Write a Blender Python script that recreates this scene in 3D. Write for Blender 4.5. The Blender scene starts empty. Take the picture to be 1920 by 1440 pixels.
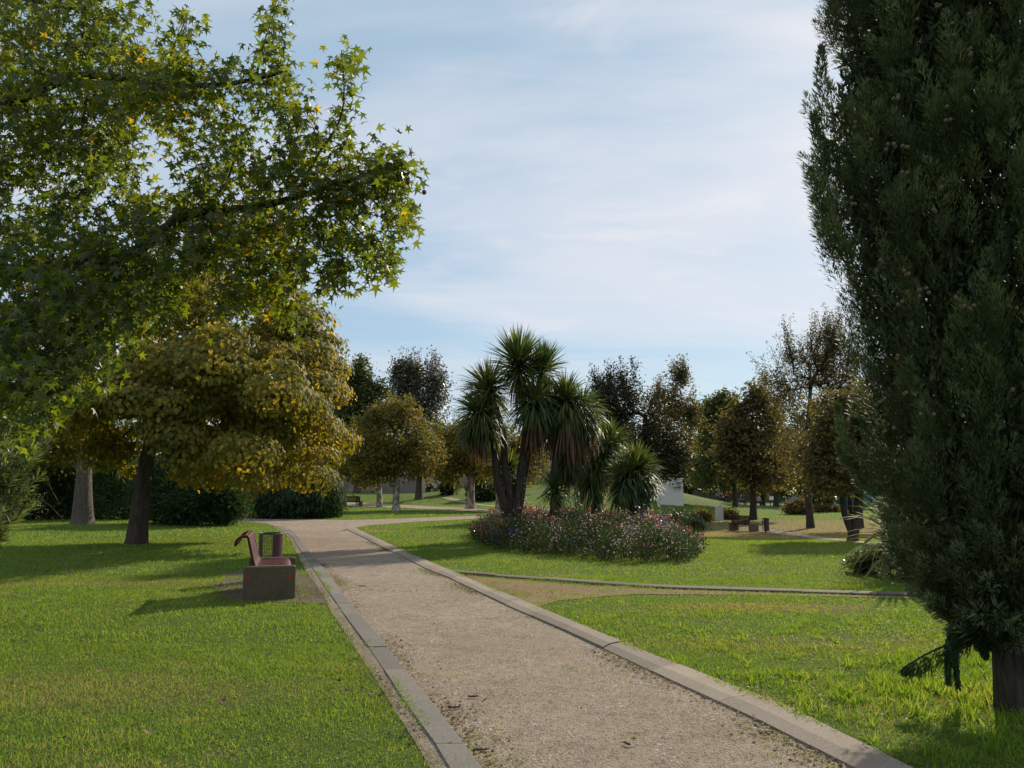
import bpy, math, random
import numpy as np
from mathutils import Vector, Matrix

# ------------------------------------------------------------------ camera, sky, sun
scene = bpy.context.scene
COL = scene.collection
H_CAM, F, HOR = 1.5, 1500.0, 915.0            # eye height (m), focal length and horizon in 1920x1440 pixels
PITCH = math.atan((HOR - 720) / F)
cam_d = bpy.data.cameras.new('camera')
cam = bpy.data.objects.new('camera', cam_d); COL.objects.link(cam)
cam.location = (0, 0, H_CAM); cam.rotation_euler = (math.pi / 2 + PITCH, 0, 0)
cam_d.sensor_width = 36; cam_d.lens = F / 1920 * 36; cam_d.clip_start = 0.05; cam_d.clip_end = 3000
scene.camera = cam

SUN_AZ, SUN_EL = math.radians(31), math.radians(27)     # azimuth from +Y towards +X
world = bpy.data.worlds.new("World"); scene.world = world; world.use_nodes = True
def build_world():
    nt = world.node_tree; N = nt.nodes; L = nt.links; N.clear()
    out = N.new('ShaderNodeOutputWorld'); bg = N.new('ShaderNodeBackground'); bg.inputs[1].default_value = 0.087
    sky = N.new('ShaderNodeTexSky'); sky.sky_type = 'NISHITA'; sky.sun_disc = False
    sky.sun_elevation = SUN_EL; sky.sun_rotation = SUN_AZ
    sky.air_density = 1.0; sky.dust_density = 0.35; sky.ozone_density = 2.0; sky.altitude = 60
    tc = N.new('ShaderNodeTexCoord'); sep = N.new('ShaderNodeSeparateXYZ'); L.new(tc.outputs['Generated'], sep.inputs[0])
    def m(op, a, b=None, c=None):
        n = N.new('ShaderNodeMath'); n.operation = op
        for i, v in enumerate((a, b, c)):
            if v is None: continue
            if isinstance(v, (int, float)): n.inputs[i].default_value = v
            else: L.new(v, n.inputs[i])
        return n.outputs[0]
    zc = m('ADD', m('MAXIMUM', sep.outputs[2], 0.0), 0.12)
    comb = N.new('ShaderNodeCombineXYZ'); L.new(m('DIVIDE', sep.outputs[0], zc), comb.inputs[0]); L.new(m('DIVIDE', sep.outputs[1], zc), comb.inputs[1])
    def noise(scale, sx, sy, rot, det, dist, lo, hi):
        mp = N.new('ShaderNodeMapping'); L.new(comb.outputs[0], mp.inputs[0])
        mp.inputs['Scale'].default_value = (sx, sy, 1); mp.inputs['Rotation'].default_value = (0, 0, rot)
        n = N.new('ShaderNodeTexNoise'); n.inputs['Scale'].default_value = scale; n.inputs['Detail'].default_value = det
        n.inputs['Distortion'].default_value = dist; n.inputs['Roughness'].default_value = 0.55; L.new(mp.outputs[0], n.inputs[0])
        r = N.new('ShaderNodeMapRange'); r.inputs[1].default_value = lo; r.inputs[2].default_value = hi; r.interpolation_type = 'SMOOTHSTEP'
        L.new(n.outputs[0], r.inputs[0]); return r.outputs[0]
    big = noise(0.55, 0.5, 1.3, 0.25, 6, 0.6, 0.38, 0.62)
    wis = noise(1.6, 0.35, 1.6, -0.2, 8, 1.0, 0.46, 0.78)
    puf = noise(2.6, 0.8, 1.2, 0.5, 9, 0.4, 0.52, 0.72)
    f = m('MINIMUM', m('ADD', m('ADD', m('MULTIPLY', big, 0.72), m('MULTIPLY', wis, 0.42)), m('MULTIPLY', puf, 0.30)), 0.9)
    fade = N.new('ShaderNodeMapRange'); L.new(sep.outputs[2], fade.inputs[0]); fade.inputs[1].default_value = 0.08; fade.inputs[2].default_value = 0.34
    fade.inputs[3].default_value = 0.35
    f = m('MULTIPLY', f, fade.outputs[0])
    hs = N.new('ShaderNodeHueSaturation'); L.new(sky.outputs[0], hs.inputs['Color']); hs.inputs['Saturation'].default_value = 1.0; hs.inputs['Value'].default_value = 1.0
    # blend of clear Rayleigh blue into the sunward sky: thin high haze
    tint = N.new('ShaderNodeMix'); tint.data_type = 'RGBA'; tint.inputs[0].default_value = 0.66
    L.new(hs.outputs[0], tint.inputs[6]); tint.inputs[7].default_value = (4.1, 5.85, 7.2, 1)
    mx = N.new('ShaderNodeMix'); mx.data_type = 'RGBA'; L.new(f, mx.inputs[0]); L.new(tint.outputs[2], mx.inputs[6])
    mx.inputs[7].default_value = (7.5, 7.6, 8.3, 1)
    dot = N.new('ShaderNodeVectorMath'); dot.operation = 'DOT_PRODUCT'; L.new(tc.outputs['Generated'], dot.inputs[0])
    dot.inputs[1].default_value = (math.sin(SUN_AZ) * math.cos(SUN_EL), math.cos(SUN_AZ) * math.cos(SUN_EL), math.sin(SUN_EL))
    gl = m('MULTIPLY', m('POWER', m('MAXIMUM', dot.outputs['Value'], 0.0), 5.0), m('ADD', m('MULTIPLY', f, 0.50), 0.05))
    mg = N.new('ShaderNodeMix'); mg.data_type = 'RGBA'; L.new(gl, mg.inputs[0]); L.new(mx.outputs[2], mg.inputs[6]); mg.inputs[7].default_value = (9.4, 8.9, 8.8, 1); mx = mg
    L.new(mx.outputs[2], bg.inputs[0]); L.new(bg.outputs[0], out.inputs[0])
build_world()

sun_d = bpy.data.lights.new('sun', 'SUN'); sun_d.energy = 5.0; sun_d.angle = math.radians(0.6); sun_d.color = (1.0, 0.88, 0.70)
sun = bpy.data.objects.new('sun', sun_d); COL.objects.link(sun); sun.location = (20, 30, 30)
sdir = Vector((math.sin(SUN_AZ) * math.cos(SUN_EL), math.cos(SUN_AZ) * math.cos(SUN_EL), math.sin(SUN_EL)))
sun.rotation_euler = sdir.to_track_quat('Z', 'Y').to_euler()
scene.view_settings.view_transform = 'Standard'; scene.view_settings.look = 'None'
scene.view_settings.exposure = 0.29; scene.view_settings.gamma = 1
scene.render.engine = 'CYCLES'
scene.cycles.sample_clamp_indirect = 5; scene.cycles.max_bounces = 6; scene.cycles.diffuse_bounces = 4; scene.cycles.glossy_bounces = 2
scene.cycles.transmission_bounces = 4; scene.cycles.transparent_max_bounces = 4

# ------------------------------------------------------------------ terrain and projection helpers
def sst(a, b, x):
    t = np.clip((np.asarray(x, float) - a) / (b - a), 0, 1); return t * t * (3 - 2 * t)
def terr(x, y):
    x = np.asarray(x, float); y = np.asarray(y, float)
    z = -0.85 * sst(17, 44, y) * sst(0.5, 9.5, x)
    z = z + 3.3 * np.exp(-(((x - 9) / 14.0) ** 2 + ((y - 100) / 20) ** 2) ** 1.3)
    z = z + 0.85 * sst(68, 86, y) * (1 - sst(-6, 2, x))
    z = z + 0.035 * np.sin(x * 0.31 + 1) * np.sin(y * 0.23) * sst(10, 20, y)
    return z
CP, SP = math.cos(PITCH), math.sin(PITCH)
def ray(x, y):
    a, b = (x - 960), (720 - y)
    return np.array([a, F * CP - b * SP, F * SP + b * CP])
def P(x, y, d):                                  # a point that stands d metres ahead and is seen at x, y
    r = ray(x, y); return np.array([0, 0, H_CAM]) + r * (d / r[1])
def G(x, y, dmax=170):                           # where the line of sight meets the ground
    r = ray(x, y); prev = 2.0
    for d in np.concatenate([np.arange(2.5, 40, 0.25), np.arange(40, dmax, 0.5)]):
        p = np.array([0, 0, H_CAM]) + r * (d / r[1])
        if p[2] <= float(terr(p[0], p[1])):
            lo, hi = prev, d
            for _ in range(20):
                mid = (lo + hi) / 2; p = np.array([0, 0, H_CAM]) + r * (mid / r[1])
                if p[2] <= float(terr(p[0], p[1])): hi = mid
                else: lo = mid
            return p
        prev = d
    p = np.array([0, 0, H_CAM]) + r * (dmax / r[1]); p[2] = float(terr(p[0], p[1])); return p
def S(x, d):                                     # ground point at depth d below picture column x
    X = (x - 960) * d / F
    for _ in range(3):
        z = float(terr(X, d)); dep = d * CP + (z - H_CAM) * SP; X = (x - 960) * dep / F
    return np.array([X, d, float(terr(X, d))])
def proj(p):
    dep = p[1] * CP + (p[2] - H_CAM) * SP; up = -p[1] * SP + (p[2] - H_CAM) * CP
    return 960 + F * p[0] / dep, 720 - F * up / dep

# ------------------------------------------------------------------ mesh helpers
def tri_mesh(name, V, T, mat, parent=None, origin=None):
    V = np.asarray(V, np.float32).reshape(-1, 3); T = np.asarray(T, np.int32).reshape(-1, 3)
    if origin is not None: V = V - np.asarray(origin, np.float32)
    me = bpy.data.meshes.new(name)
    me.vertices.add(len(V)); me.vertices.foreach_set('co', V.ravel())
    me.loops.add(3 * len(T)); me.loops.foreach_set('vertex_index', T.ravel())
    me.polygons.add(len(T)); me.polygons.foreach_set('loop_start', np.arange(0, 3 * len(T), 3, dtype=np.int32))
    me.update(calc_edges=True); me.materials.append(mat)
    o = bpy.data.objects.new(name, me); COL.objects.link(o)
    if parent is not None: o.parent = parent
    elif origin is not None: o.location = origin
    return o
class MB:                                        # collects polygons for one mesh
    def __init__(s): s.v = []; s.f = []
    def add(s, vs, fs):
        b = len(s.v); s.v += [tuple(map(float, v)) for v in vs]; s.f += [tuple(b + i for i in f) for f in fs]
    def box(s, c, size, rz=0, bev=0.0):
        hx, hy, hz = size[0] / 2, size[1] / 2, size[2] / 2; ca, sa = math.cos(rz), math.sin(rz); b = min(bev, hx * .9, hy * .9, hz * .9)
        def r(x, y, z): return (c[0] + x * ca - y * sa, c[1] + x * sa + y * ca, c[2] + z)
        if b <= 0:
            vs = [r(x, y, z) for z in (-hz, hz) for x, y in ((-hx, -hy), (hx, -hy), (hx, hy), (-hx, hy))]
            s.add(vs, [(0, 3, 2, 1), (4, 5, 6, 7), (0, 1, 5, 4), (1, 2, 6, 5), (2, 3, 7, 6), (3, 0, 4, 7)])
        else:
            vs = []
            for z, q in ((-hz, b), (-hz + b, 0), (hz - b, 0), (hz, b)):
                X, Y = hx - q, hy - q; k = b * 0.7 if q == 0 else b * .5
                for x, y in ((-X, -Y + k), (-X + k, -Y), (X - k, -Y), (X, -Y + k), (X, Y - k), (X - k, Y), (-X + k, Y), (-X, Y - k)): vs.append(r(x, y, z))
            fs = [tuple(range(7, -1, -1)), tuple(range(24, 32))]
            for l in range(3):
                for i in range(8): fs.append((l * 8 + i, l * 8 + (i + 1) % 8, l * 8 + 8 + (i + 1) % 8, l * 8 + 8 + i))
            s.add(vs, fs)
    def tube(s, pts, rad, n=8, cap=True):
        pts = [Vector(p) for p in pts]; rad = [rad] * len(pts) if isinstance(rad, (int, float)) else rad
        t0 = (pts[1] - pts[0]).normalized(); up = Vector((0, 0, 1)) if abs(t0.z) < 0.9 else Vector((1, 0, 0)); u = t0.cross(up).normalized(); vs = []
        for i, p in enumerate(pts):
            t = (pts[min(i + 1, len(pts) - 1)] - pts[max(i - 1, 0)]).normalized(); u = (u - t * u.dot(t)).normalized(); w = t.cross(u)
            for k in range(n):
                a = 2 * math.pi * k / n; vs.append(p + (u * math.cos(a) + w * math.sin(a)) * rad[i])
        fs = [(i * n + k, i * n + (k + 1) % n, i * n + n + (k + 1) % n, i * n + n + k) for i in range(len(pts) - 1) for k in range(n)]
        if cap: fs += [tuple(range(n - 1, -1, -1)), tuple(range((len(pts) - 1) * n, len(pts) * n))]
        s.add(vs, fs)
    def build(s, name, mat, parent=None, smooth=False, origin=None):
        me = bpy.data.meshes.new(name)
        V = s.v if origin is None else [(v[0] - origin[0], v[1] - origin[1], v[2] - origin[2]) for v in s.v]
        me.from_pydata(V, [], s.f); me.materials.append(mat)
        if smooth: me.polygons.foreach_set('use_smooth', [True] * len(me.polygons))
        me.update(); o = bpy.data.objects.new(name, me); COL.objects.link(o)
        if parent is not None: o.parent = parent
        elif origin is not None: o.location = origin
        return o
def tag(o, label=None, cat=None, group=None, kind=None):
    if label: o['label'] = label
    if cat: o['category'] = cat
    if group: o['group'] = group
    if kind: o['kind'] = kind
    return o
def empty(name, loc, label, cat, group=None, rz=0):
    o = bpy.data.objects.new(name, None); COL.objects.link(o); o.location = tuple(map(float, loc)); o.rotation_euler = (0, 0, rz)
    o.empty_display_size = 0.3
    return tag(o, label, cat, group)

# ------------------------------------------------------------------ materials
def rgba(c): return (c[0], c[1], c[2], 1)
class NT:
    def __init__(s, name):
        s.m = bpy.data.materials.new(name); s.m.use_nodes = True; s.t = s.m.node_tree; s.t.nodes.clear()
        s.out = s.t.nodes.new('ShaderNodeOutputMaterial')
    def n(s, typ, **kw):
        n = s.t.nodes.new(typ)
        for k, v in kw.items(): setattr(n, k, v)
        return n
    def l(s, a, b): s.t.links.new(a, b)
    def put(s, sock, v):
        if isinstance(v, bpy.types.NodeSocket): s.l(v, sock)
        else: sock.default_value = v
    def math(s, op, a, b=0.0):
        n = s.n('ShaderNodeMath', operation=op); s.put(n.inputs[0], a); s.put(n.inputs[1], b); return n.outputs[0]
    def pos(s, obj=True, scale=(1, 1, 1)):
        if obj: v = s.n('ShaderNodeTexCoord').outputs['Object']
        else: v = s.n('ShaderNodeNewGeometry').outputs['Position']
        mp = s.n('ShaderNodeMapping'); s.l(v, mp.inputs[0]); mp.inputs['Scale'].default_value = scale; return mp.outputs[0]
    def noise(s, v, scale, detail=4, rough=.55, dist=0):
        n = s.n('ShaderNodeTexNoise'); s.l(v, n.inputs['Vector']); n.inputs['Scale'].default_value = scale
        n.inputs['Detail'].default_value = detail; n.inputs['Roughness'].default_value = rough; n.inputs['Distortion'].default_value = dist; return n.outputs[0]
    def ramp(s, f, stops):
        n = s.n('ShaderNodeValToRGB'); s.put(n.inputs[0], f); e = n.color_ramp.elements
        while len(e) < len(stops): e.new(0.5)
        for i, (p, c) in enumerate(stops): e[i].position = p; e[i].color = rgba(c)
        return n.outputs[0]
    def mr(s, f, a, b, c=0, d=1):
        n = s.n('ShaderNodeMapRange'); s.put(n.inputs[0], f)
        for i, v in enumerate((a, b, c, d)): n.inputs[i + 1].default_value = v
        return n.outputs[0]
    def mix(s, f, a, b, mode='MIX'):
        n = s.n('ShaderNodeMix', data_type='RGBA', blend_type=mode); s.put(n.inputs[0], f)
        s.put(n.inputs[6], rgba(a) if isinstance(a, tuple) else a); s.put(n.inputs[7], rgba(b) if isinstance(b, tuple) else b); return n.outputs[2]
    def bsdf(s, col, rough=.6, bump=None, bs=.3, bd=.02, spec=.4, metal=0, link=True):
        b = s.n('ShaderNodeBsdfPrincipled'); s.put(b.inputs['Base Color'], rgba(col) if isinstance(col, tuple) else col)
        s.put(b.inputs['Roughness'], rough); b.inputs['Specular IOR Level'].default_value = spec; b.inputs['Metallic'].default_value = metal
        if bump is not None:
            bn = s.n('ShaderNodeBump'); bn.inputs['Strength'].default_value = bs; bn.inputs['Distance'].default_value = bd
            s.l(bump, bn.inputs['Height']); s.l(bn.outputs[0], b.inputs['Normal'])
        if link: s.l(b.outputs[0], s.out.inputs[0])
        return b
def leaf_mat(name, dark, mid, lite, odd=None, odd_at=.88, trans=.42, tcol=None, rough=.42, spec=.45, nscale=.9, attr=None):
    s = NT(name); isl = s.n('ShaderNodeNewGeometry').outputs['Random Per Island']; nz = s.noise(s.pos(False), nscale, 3)
    f = s.math('ADD', s.math('MULTIPLY', isl, .55), s.math('MULTIPLY', s.mr(nz, .3, .7), .45))
    col = s.ramp(f, [(0.05, dark), (0.5, mid), (0.92, lite)])
    if odd is not None:
        w = s.n('ShaderNodeTexWhiteNoise', noise_dimensions='1D'); s.l(isl, w.inputs['W'])
        sel = s.math('GREATER_THAN', s.math('ADD', w.outputs[0], s.math('MULTIPLY', s.mr(nz, .35, .75), .25)), odd_at + .12)
        col = s.mix(sel, col, odd)
    if attr is not None:
        at = s.n('ShaderNodeAttribute', attribute_name='tip_light'); col = s.mix(at.outputs['Fac'], s.mix(1.0, col, attr[0], 'MULTIPLY'), s.mix(1.0, col, attr[1], 'MULTIPLY'))  # painted shade to painted sky light, blended by the vertex value
    b = s.bsdf(col, rough, spec=spec, link=False)
    tr = s.n('ShaderNodeBsdfTranslucent'); tc = s.mix(1.0, col, tcol or (1.9, 1.7, .7), 'MULTIPLY'); s.l(tc, tr.inputs[0])
    mx = s.n('ShaderNodeMixShader'); mx.inputs[0].default_value = trans; s.l(b.outputs[0], mx.inputs[1]); s.l(tr.outputs[0], mx.inputs[2]); s.l(mx.outputs[0], s.out.inputs[0])
    return s.m
def bark_mat(name, a, b, c=None, sc=6, patch=False, bs=.8):
    s = NT(name); v = s.pos(False, (1, 1, .22)); n1 = s.noise(v, sc * 2.2, 6, .65, .4); n2 = s.noise(s.pos(False), 1.5, 3)
    col = s.ramp(n1, [(.3, a), (.7, b)])
    if c is not None:
        sel = s.mr(s.noise(s.pos(False, (1, 1, .6)), 5.0 if patch else 1.2, 3), .5, .56 if patch else .8); col = s.mix(sel, col, c)
    vv = s.n('ShaderNodeTexVoronoi', feature='DISTANCE_TO_EDGE'); s.l(v, vv.inputs['Vector']); vv.inputs['Scale'].default_value = sc * 3
    h = s.math('ADD', n1, s.math('MULTIPLY', s.mr(vv.outputs['Distance'], 0, .25), .7))
    s.bsdf(col, .9, bump=h, bs=bs, bd=.03, spec=.15); return s.m
def simple(name, col, rough=.6, var=.15, sc=8, bs=.2, metal=0, spec=.4, bd=.01):
    s = NT(name); n1 = s.noise(s.pos(), sc, 6); a = tuple(c * (1 - var) for c in col); b = tuple(min(1, c * (1 + var)) for c in col)
    s.bsdf(s.ramp(n1, [(.3, a), (.7, b)]), rough, bump=s.noise(s.pos(), sc * 6, 4), bs=bs, bd=bd, metal=metal, spec=spec); return s.m

DRY = [(13, 39, 14, 7.5, 1.0), (20, 48, 15, 13, .95), (3.2, 10.4, 1.6, .45, .6), (-6.5, 13.1, 3, .6, .45), (4.4, 6.0, 1.6, .5, .5), (-4.5, 6.2, 3.4, .7, .38), (10, 20, 5, 1.5, .5), (-5.4, 28.2, 1.6, .9, .9), (3.0, 8.0, 2.5, .5, .3), (8, 64, 9, 5, .6)]
def grass_col(s, blade):
    v = s.pos(False); n_big = s.noise(v, .55, 4); n_med = s.noise(v, 3.2, 4); n_fine = s.noise(v, 14 if blade else 60, 5, .7)
    dry = s.mr(s.math('ADD', s.math('MULTIPLY', n_big, .55), s.math('MULTIPLY', n_med, .45)), .52, .70)
    dry = s.math('MULTIPLY', dry, .48)
    sep = s.n('ShaderNodeSeparateXYZ'); s.l(s.n('ShaderNodeNewGeometry').outputs['Position'], sep.inputs[0])
    for (cx, cy, rx, ry, w) in DRY:
        dx = s.math('MULTIPLY', s.math('SUBTRACT', sep.outputs[0], cx), 1 / rx); dy = s.math('MULTIPLY', s.math('SUBTRACT', sep.outputs[1], cy), 1 / ry)
        d2 = s.math('ADD', s.math('MULTIPLY', dx, dx), s.math('MULTIPLY', dy, dy))
        g = s.math('MULTIPLY', s.mr(s.math('ADD', d2, s.math('MULTIPLY', s.math('SUBTRACT', n_med, .5), 1.6)), 1.1, .3), w)
        dry = s.math('MAXIMUM', dry, g)
    return v, dry, n_big, n_med, n_fine
def make_lawn():
    s = NT('lawn_soil'); v, dry, nb, nm, nf = grass_col(s, False)
    green = s.ramp(nf, [(.3, (.055, .088, .018)), (.6, (.100, .150, .030)), (.8, (.145, .195, .048))])
    brown = s.ramp(nf, [(.3, (.10, .080, .040)), (.7, (.24, .19, .10))])
    s.bsdf(s.mix(dry, green, brown), .95, bump=nf, bs=.9, bd=.05, spec=.08); return s.m
def make_blade(name, cols, drycol, trans=.45):
    s = NT(name); v, dry, nb, nm, nf = grass_col(s, True); isl = s.n('ShaderNodeNewGeometry').outputs['Random Per Island']
    f = s.math('ADD', s.math('MULTIPLY', isl, .6), s.math('MULTIPLY', s.mr(nm, .3, .7), .4))
    col = s.ramp(f, [(.05, cols[0]), (.5, cols[1]), (.95, cols[2])])
    w = s.n('ShaderNodeTexWhiteNoise', noise_dimensions='1D'); s.l(isl, w.inputs['W'])
    sel = s.math('LESS_THAN', w.outputs[0], s.math('ADD', dry, .03)); col = s.mix(sel, col, drycol)
    b = s.bsdf(col, .6, spec=.2, link=False); tr = s.n('ShaderNodeBsdfTranslucent'); s.l(s.mix(1.0, col, (1.7, 1.6, .7), 'MULTIPLY'), tr.inputs[0])
    mx = s.n('ShaderNodeMixShader'); mx.inputs[0].default_value = trans; s.l(b.outputs[0], mx.inputs[1]); s.l(tr.outputs[0], mx.inputs[2]); s.l(mx.outputs[0], s.out.inputs[0]); return s.m
def make_gravel(name, a, b, c, grit=1.0):
    s = NT(name); v = s.pos(False); big = s.noise(v, .7, 5); fine = s.noise(v, 55, 6, .75); med = s.noise(v, 6, 5, .6)
    vo = s.n('ShaderNodeTexVoronoi', feature='F1'); s.l(v, vo.inputs['Vector']); vo.inputs['Scale'].default_value = 70
    cell = s.n('ShaderNodeSeparateColor'); s.l(vo.outputs['Color'], cell.inputs[0])
    col = s.ramp(s.math('ADD', s.math('MULTIPLY', big, .5), s.math('MULTIPLY', med, .5)), [(.35, a), (.65, b)])
    col = s.mix(s.math('MULTIPLY', s.mr(s.noise(v, 2.4, 6, .7, .8), .5, .68), .5), col, c)
    col = s.mix(s.math('MULTIPLY', s.mr(fine, .35, .7), .6), col, c)
    st = s.math('MULTIPLY', s.math('GREATER_THAN', cell.outputs[0], .9), .65 * grit); col = s.mix(st, col, (.42, .39, .35))
    dk = s.math('MULTIPLY', s.math('LESS_THAN', cell.outputs[1], .12), .6 * grit); col = s.mix(dk, col, (.09, .075, .06))
    grit2 = s.noise(v, 17, 5, .8, .5); col = s.mix(s.math('MULTIPLY', s.mr(grit2, .52, .66), .55 * grit), col, (.15, .118, .088)); col = s.mix(s.math('MULTIPLY', s.mr(grit2, .44, .34), .40 * grit), col, (.50, .43, .35))
    h = s.math('ADD', s.math('ADD', fine, s.math('MULTIPLY', grit2, .8)), s.math('MULTIPLY', vo.outputs['Distance'], -.8)); s.bsdf(col, .93, bump=h, bs=1.0, bd=.022, spec=.12); return s.m
def make_kerb(name, base, dirt):
    s = NT(name); v = s.pos(False); fine = s.noise(v, 90, 5, .7); big = s.noise(v, 1.6, 5); vo = s.n('ShaderNodeTexVoronoi'); s.l(v, vo.inputs['Vector']); vo.inputs['Scale'].default_value = 160
    sc = s.n('ShaderNodeSeparateColor'); s.l(vo.outputs['Color'], sc.inputs[0])
    col = s.mix(s.mr(big, .45, .72), base, dirt); col = s.mix(s.math('MULTIPLY', s.mr(fine, .4, .65), .4), col, tuple(c * .55 for c in base)); col = s.mix(s.math('MULTIPLY', s.math('GREATER_THAN', sc.outputs[0], .86), .5), col, tuple(min(1, c * 1.6) for c in base))
    isl = s.n('ShaderNodeNewGeometry').outputs['Random Per Island']; col = s.mix(1.0, col, s.ramp(isl, [(0, (.80, .80, .80)), (1, (1.08, 1.06, 1.02))]), 'MULTIPLY')
    s.bsdf(col, .9, bump=fine, bs=.5, bd=.006, spec=.15); return s.m

M = {}
M['lawn'] = make_lawn()
M['blade'] = make_blade('grass_blade', [(.080, .142, .022), (.142, .225, .034), (.220, .300, .050)], (.27, .225, .12))
M['weed'] = make_blade('weed_blade', [(.075, .145, .016), (.130, .220, .024), (.220, .300, .040)], (.27, .29, .08), .5)
M['gravel'] = make_gravel('path_gravel', (.335, .255, .185), (.52, .412, .312), (.20, .150, .108))
M['sand'] = make_gravel('sandy_soil', (.25, .165, .075), (.36, .245, .12), (.17, .12, .05), .4)
M['soil'] = make_gravel('bare_soil', (.12, .09, .065), (.20, .155, .11), (.08, .06, .045), .5)
M['kerb_a'] = make_kerb('kerb_grey', (.185, .172, .155), (.16, .14, .115))
M['kerb_b'] = make_kerb('kerb_pale', (.27, .228, .185), (.225, .178, .13))
M['kerb_c'] = make_kerb('edging_brown', (.15, .125, .095), (.12, .095, .065))
M['stones'] = simple('pebble', (.33, .30, .26), .85, .45, 3)
M['sweetgum'] = leaf_mat('sweetgum_leaf', (.026, .044, .016), (.052, .078, .020), (.110, .128, .024), (.22, .16, .03), .985, .52, (3.3, 2.9, .45), rough=.45, spec=.35)
M['catalpa'] = leaf_mat('catalpa_leaf', (.078, .094, .026), (.165, .165, .038), (.31, .26, .055), (.40, .30, .06), .90, .45, (2.15, 1.8, .38), rough=.62, spec=.16, nscale=.8)
M['plane'] = leaf_mat('plane_leaf', (.060, .070, .022), (.115, .112, .028), (.20, .170, .038), (.24, .15, .04), .90, .42, (1.8, 1.55, .45), rough=.6, spec=.2, nscale=.5)
M['poplar'] = leaf_mat('poplar_leaf', (.055, .062, .042), (.095, .100, .066), (.15, .14, .095), (.15, .10, .05), .9, .3, (1.5, 1.3, .8))
M['greentree'] = leaf_mat('green_leaf', (.042, .058, .020), (.076, .095, .028), (.13, .14, .04), None, .9, .38, (1.7, 1.6, .5), rough=.55, spec=.25)
M['magnolia'] = leaf_mat('magnolia_leaf', (.014, .024, .010), (.026, .038, .014), (.070, .062, .026), (.15, .08, .03), .90, .18, (1.6, 1.3, .6), rough=.55, spec=.2)
M['copper'] = leaf_mat('copper_leaf', (.062, .062, .028), (.110, .096, .040), (.185, .145, .056), (.18, .15, .045), .92, .40, (1.65, 1.45, .6), rough=.6, spec=.2)
M['conifer'] = leaf_mat('conifer_needle', (.018, .040, .018), (.034, .068, .026), (.070, .11, .034), None, .9, .22, (1.5, 1.6, .5), rough=.6, spec=.2)
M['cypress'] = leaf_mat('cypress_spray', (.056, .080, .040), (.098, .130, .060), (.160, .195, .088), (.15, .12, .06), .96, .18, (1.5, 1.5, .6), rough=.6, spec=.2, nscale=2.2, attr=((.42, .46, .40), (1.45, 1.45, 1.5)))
M['oleander'] = leaf_mat('oleander_leaf', (.045, .070, .035), (.085, .120, .060), (.17, .20, .11), (.20, .14, .08), .99, .3, (1.6, 1.6, .6), rough=.35, spec=.6)
M['cordyline'] = leaf_mat('strap_leaf', (.036, .058, .022), (.066, .098, .034), (.13, .160, .058), (.22, .20, .06), .93, .36, (1.7, 1.6, .5), rough=.5, spec=.25)
M['deadleaf'] = leaf_mat('withered_leaf', (.085, .055, .032), (.15, .095, .055), (.22, .15, .08), (.12, .045, .03), .85, .3, (1.5, 1.2, .7), rough=.7, spec=.2)
M['yucca'] = leaf_mat('yucca_leaf', (.10, .12, .045), (.18, .19, .07), (.29, .28, .12), (.26, .22, .09), .9, .28, (1.4, 1.4, .6), rough=.75, spec=.08)
M['shrub'] = leaf_mat('shrub_leaf', (.020, .038, .014), (.040, .064, .020), (.080, .105, .032), (.13, .09, .04), .93, .34, (1.7, 1.6, .5))
M['gaura'] = leaf_mat('bed_leaf', (.018, .036, .015), (.036, .062, .022), (.075, .10, .035), (.13, .06, .045), .92, .26, (1.7, 1.6, .6), rough=.6, spec=.15)
M['blossom'] = leaf_mat('pale_blossom', (.50, .34, .38), (.66, .50, .53), (.78, .70, .70), None, .9, .35, (1.1, 1.0, 1.0))
M['redflower'] = leaf_mat('red_blossom', (.22, .035, .035), (.34, .07, .065), (.44, .16, .14), None, .9, .35, (1.2, .9, .9))
M['violet'] = leaf_mat('violet_blossom', (.06, .04, .12), (.11, .07, .19), (.20, .14, .28), None, .9, .3, (1.1, 1.0, 1.1))
M['bark'] = bark_mat('brown_bark', (.045, .034, .026), (.12, .092, .070))
M['bark_dark'] = bark_mat('dark_bark', (.028, .022, .018), (.080, .064, .050))
M['bark_plane'] = bark_mat('plane_bark', (.13, .11, .085), (.24, .21, .165), (.42, .38, .31), 4, True, .3)
M['bark_pale'] = bark_mat('pale_bark', (.075, .064, .05), (.14, .12, .096), None, 7)
M['stem'] = bark_mat('twig_brown', (.06, .045, .03), (.13, .10, .06))
M['red_metal'] = None
def red_metal():
    s = NT('perforated_red_metal'); v = s.pos(); vo = s.n('ShaderNodeTexVoronoi', feature='F1'); s.l(v, vo.inputs['Vector']); vo.inputs['Scale'].default_value = 55; vo.inputs['Randomness'].default_value = 0
    hole = s.mr(vo.outputs['Distance'], .30, .24); n = s.noise(v, 5, 4); col = s.ramp(n, [(.3, (.075, .014, .016)), (.7, (.125, .025, .026))])
    s.bsdf(s.mix(hole, col, (.02, .008, .008)), .42, bump=s.math('MULTIPLY', hole, -1.0), bs=.5, bd=.004, spec=.5); return s.m
M['red_metal'] = red_metal()
M['red_tube'] = simple('red_enamel', (.070, .011, .012), .6, .3, 5, .08, spec=.25)
M['dark_red'] = simple('dark_red_steel', (.055, .014, .018), .45, .3, 6, .08)
M['black_wire'] = simple('dark_wire', (.03, .027, .027), .5, .2, 10, .05)
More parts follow.
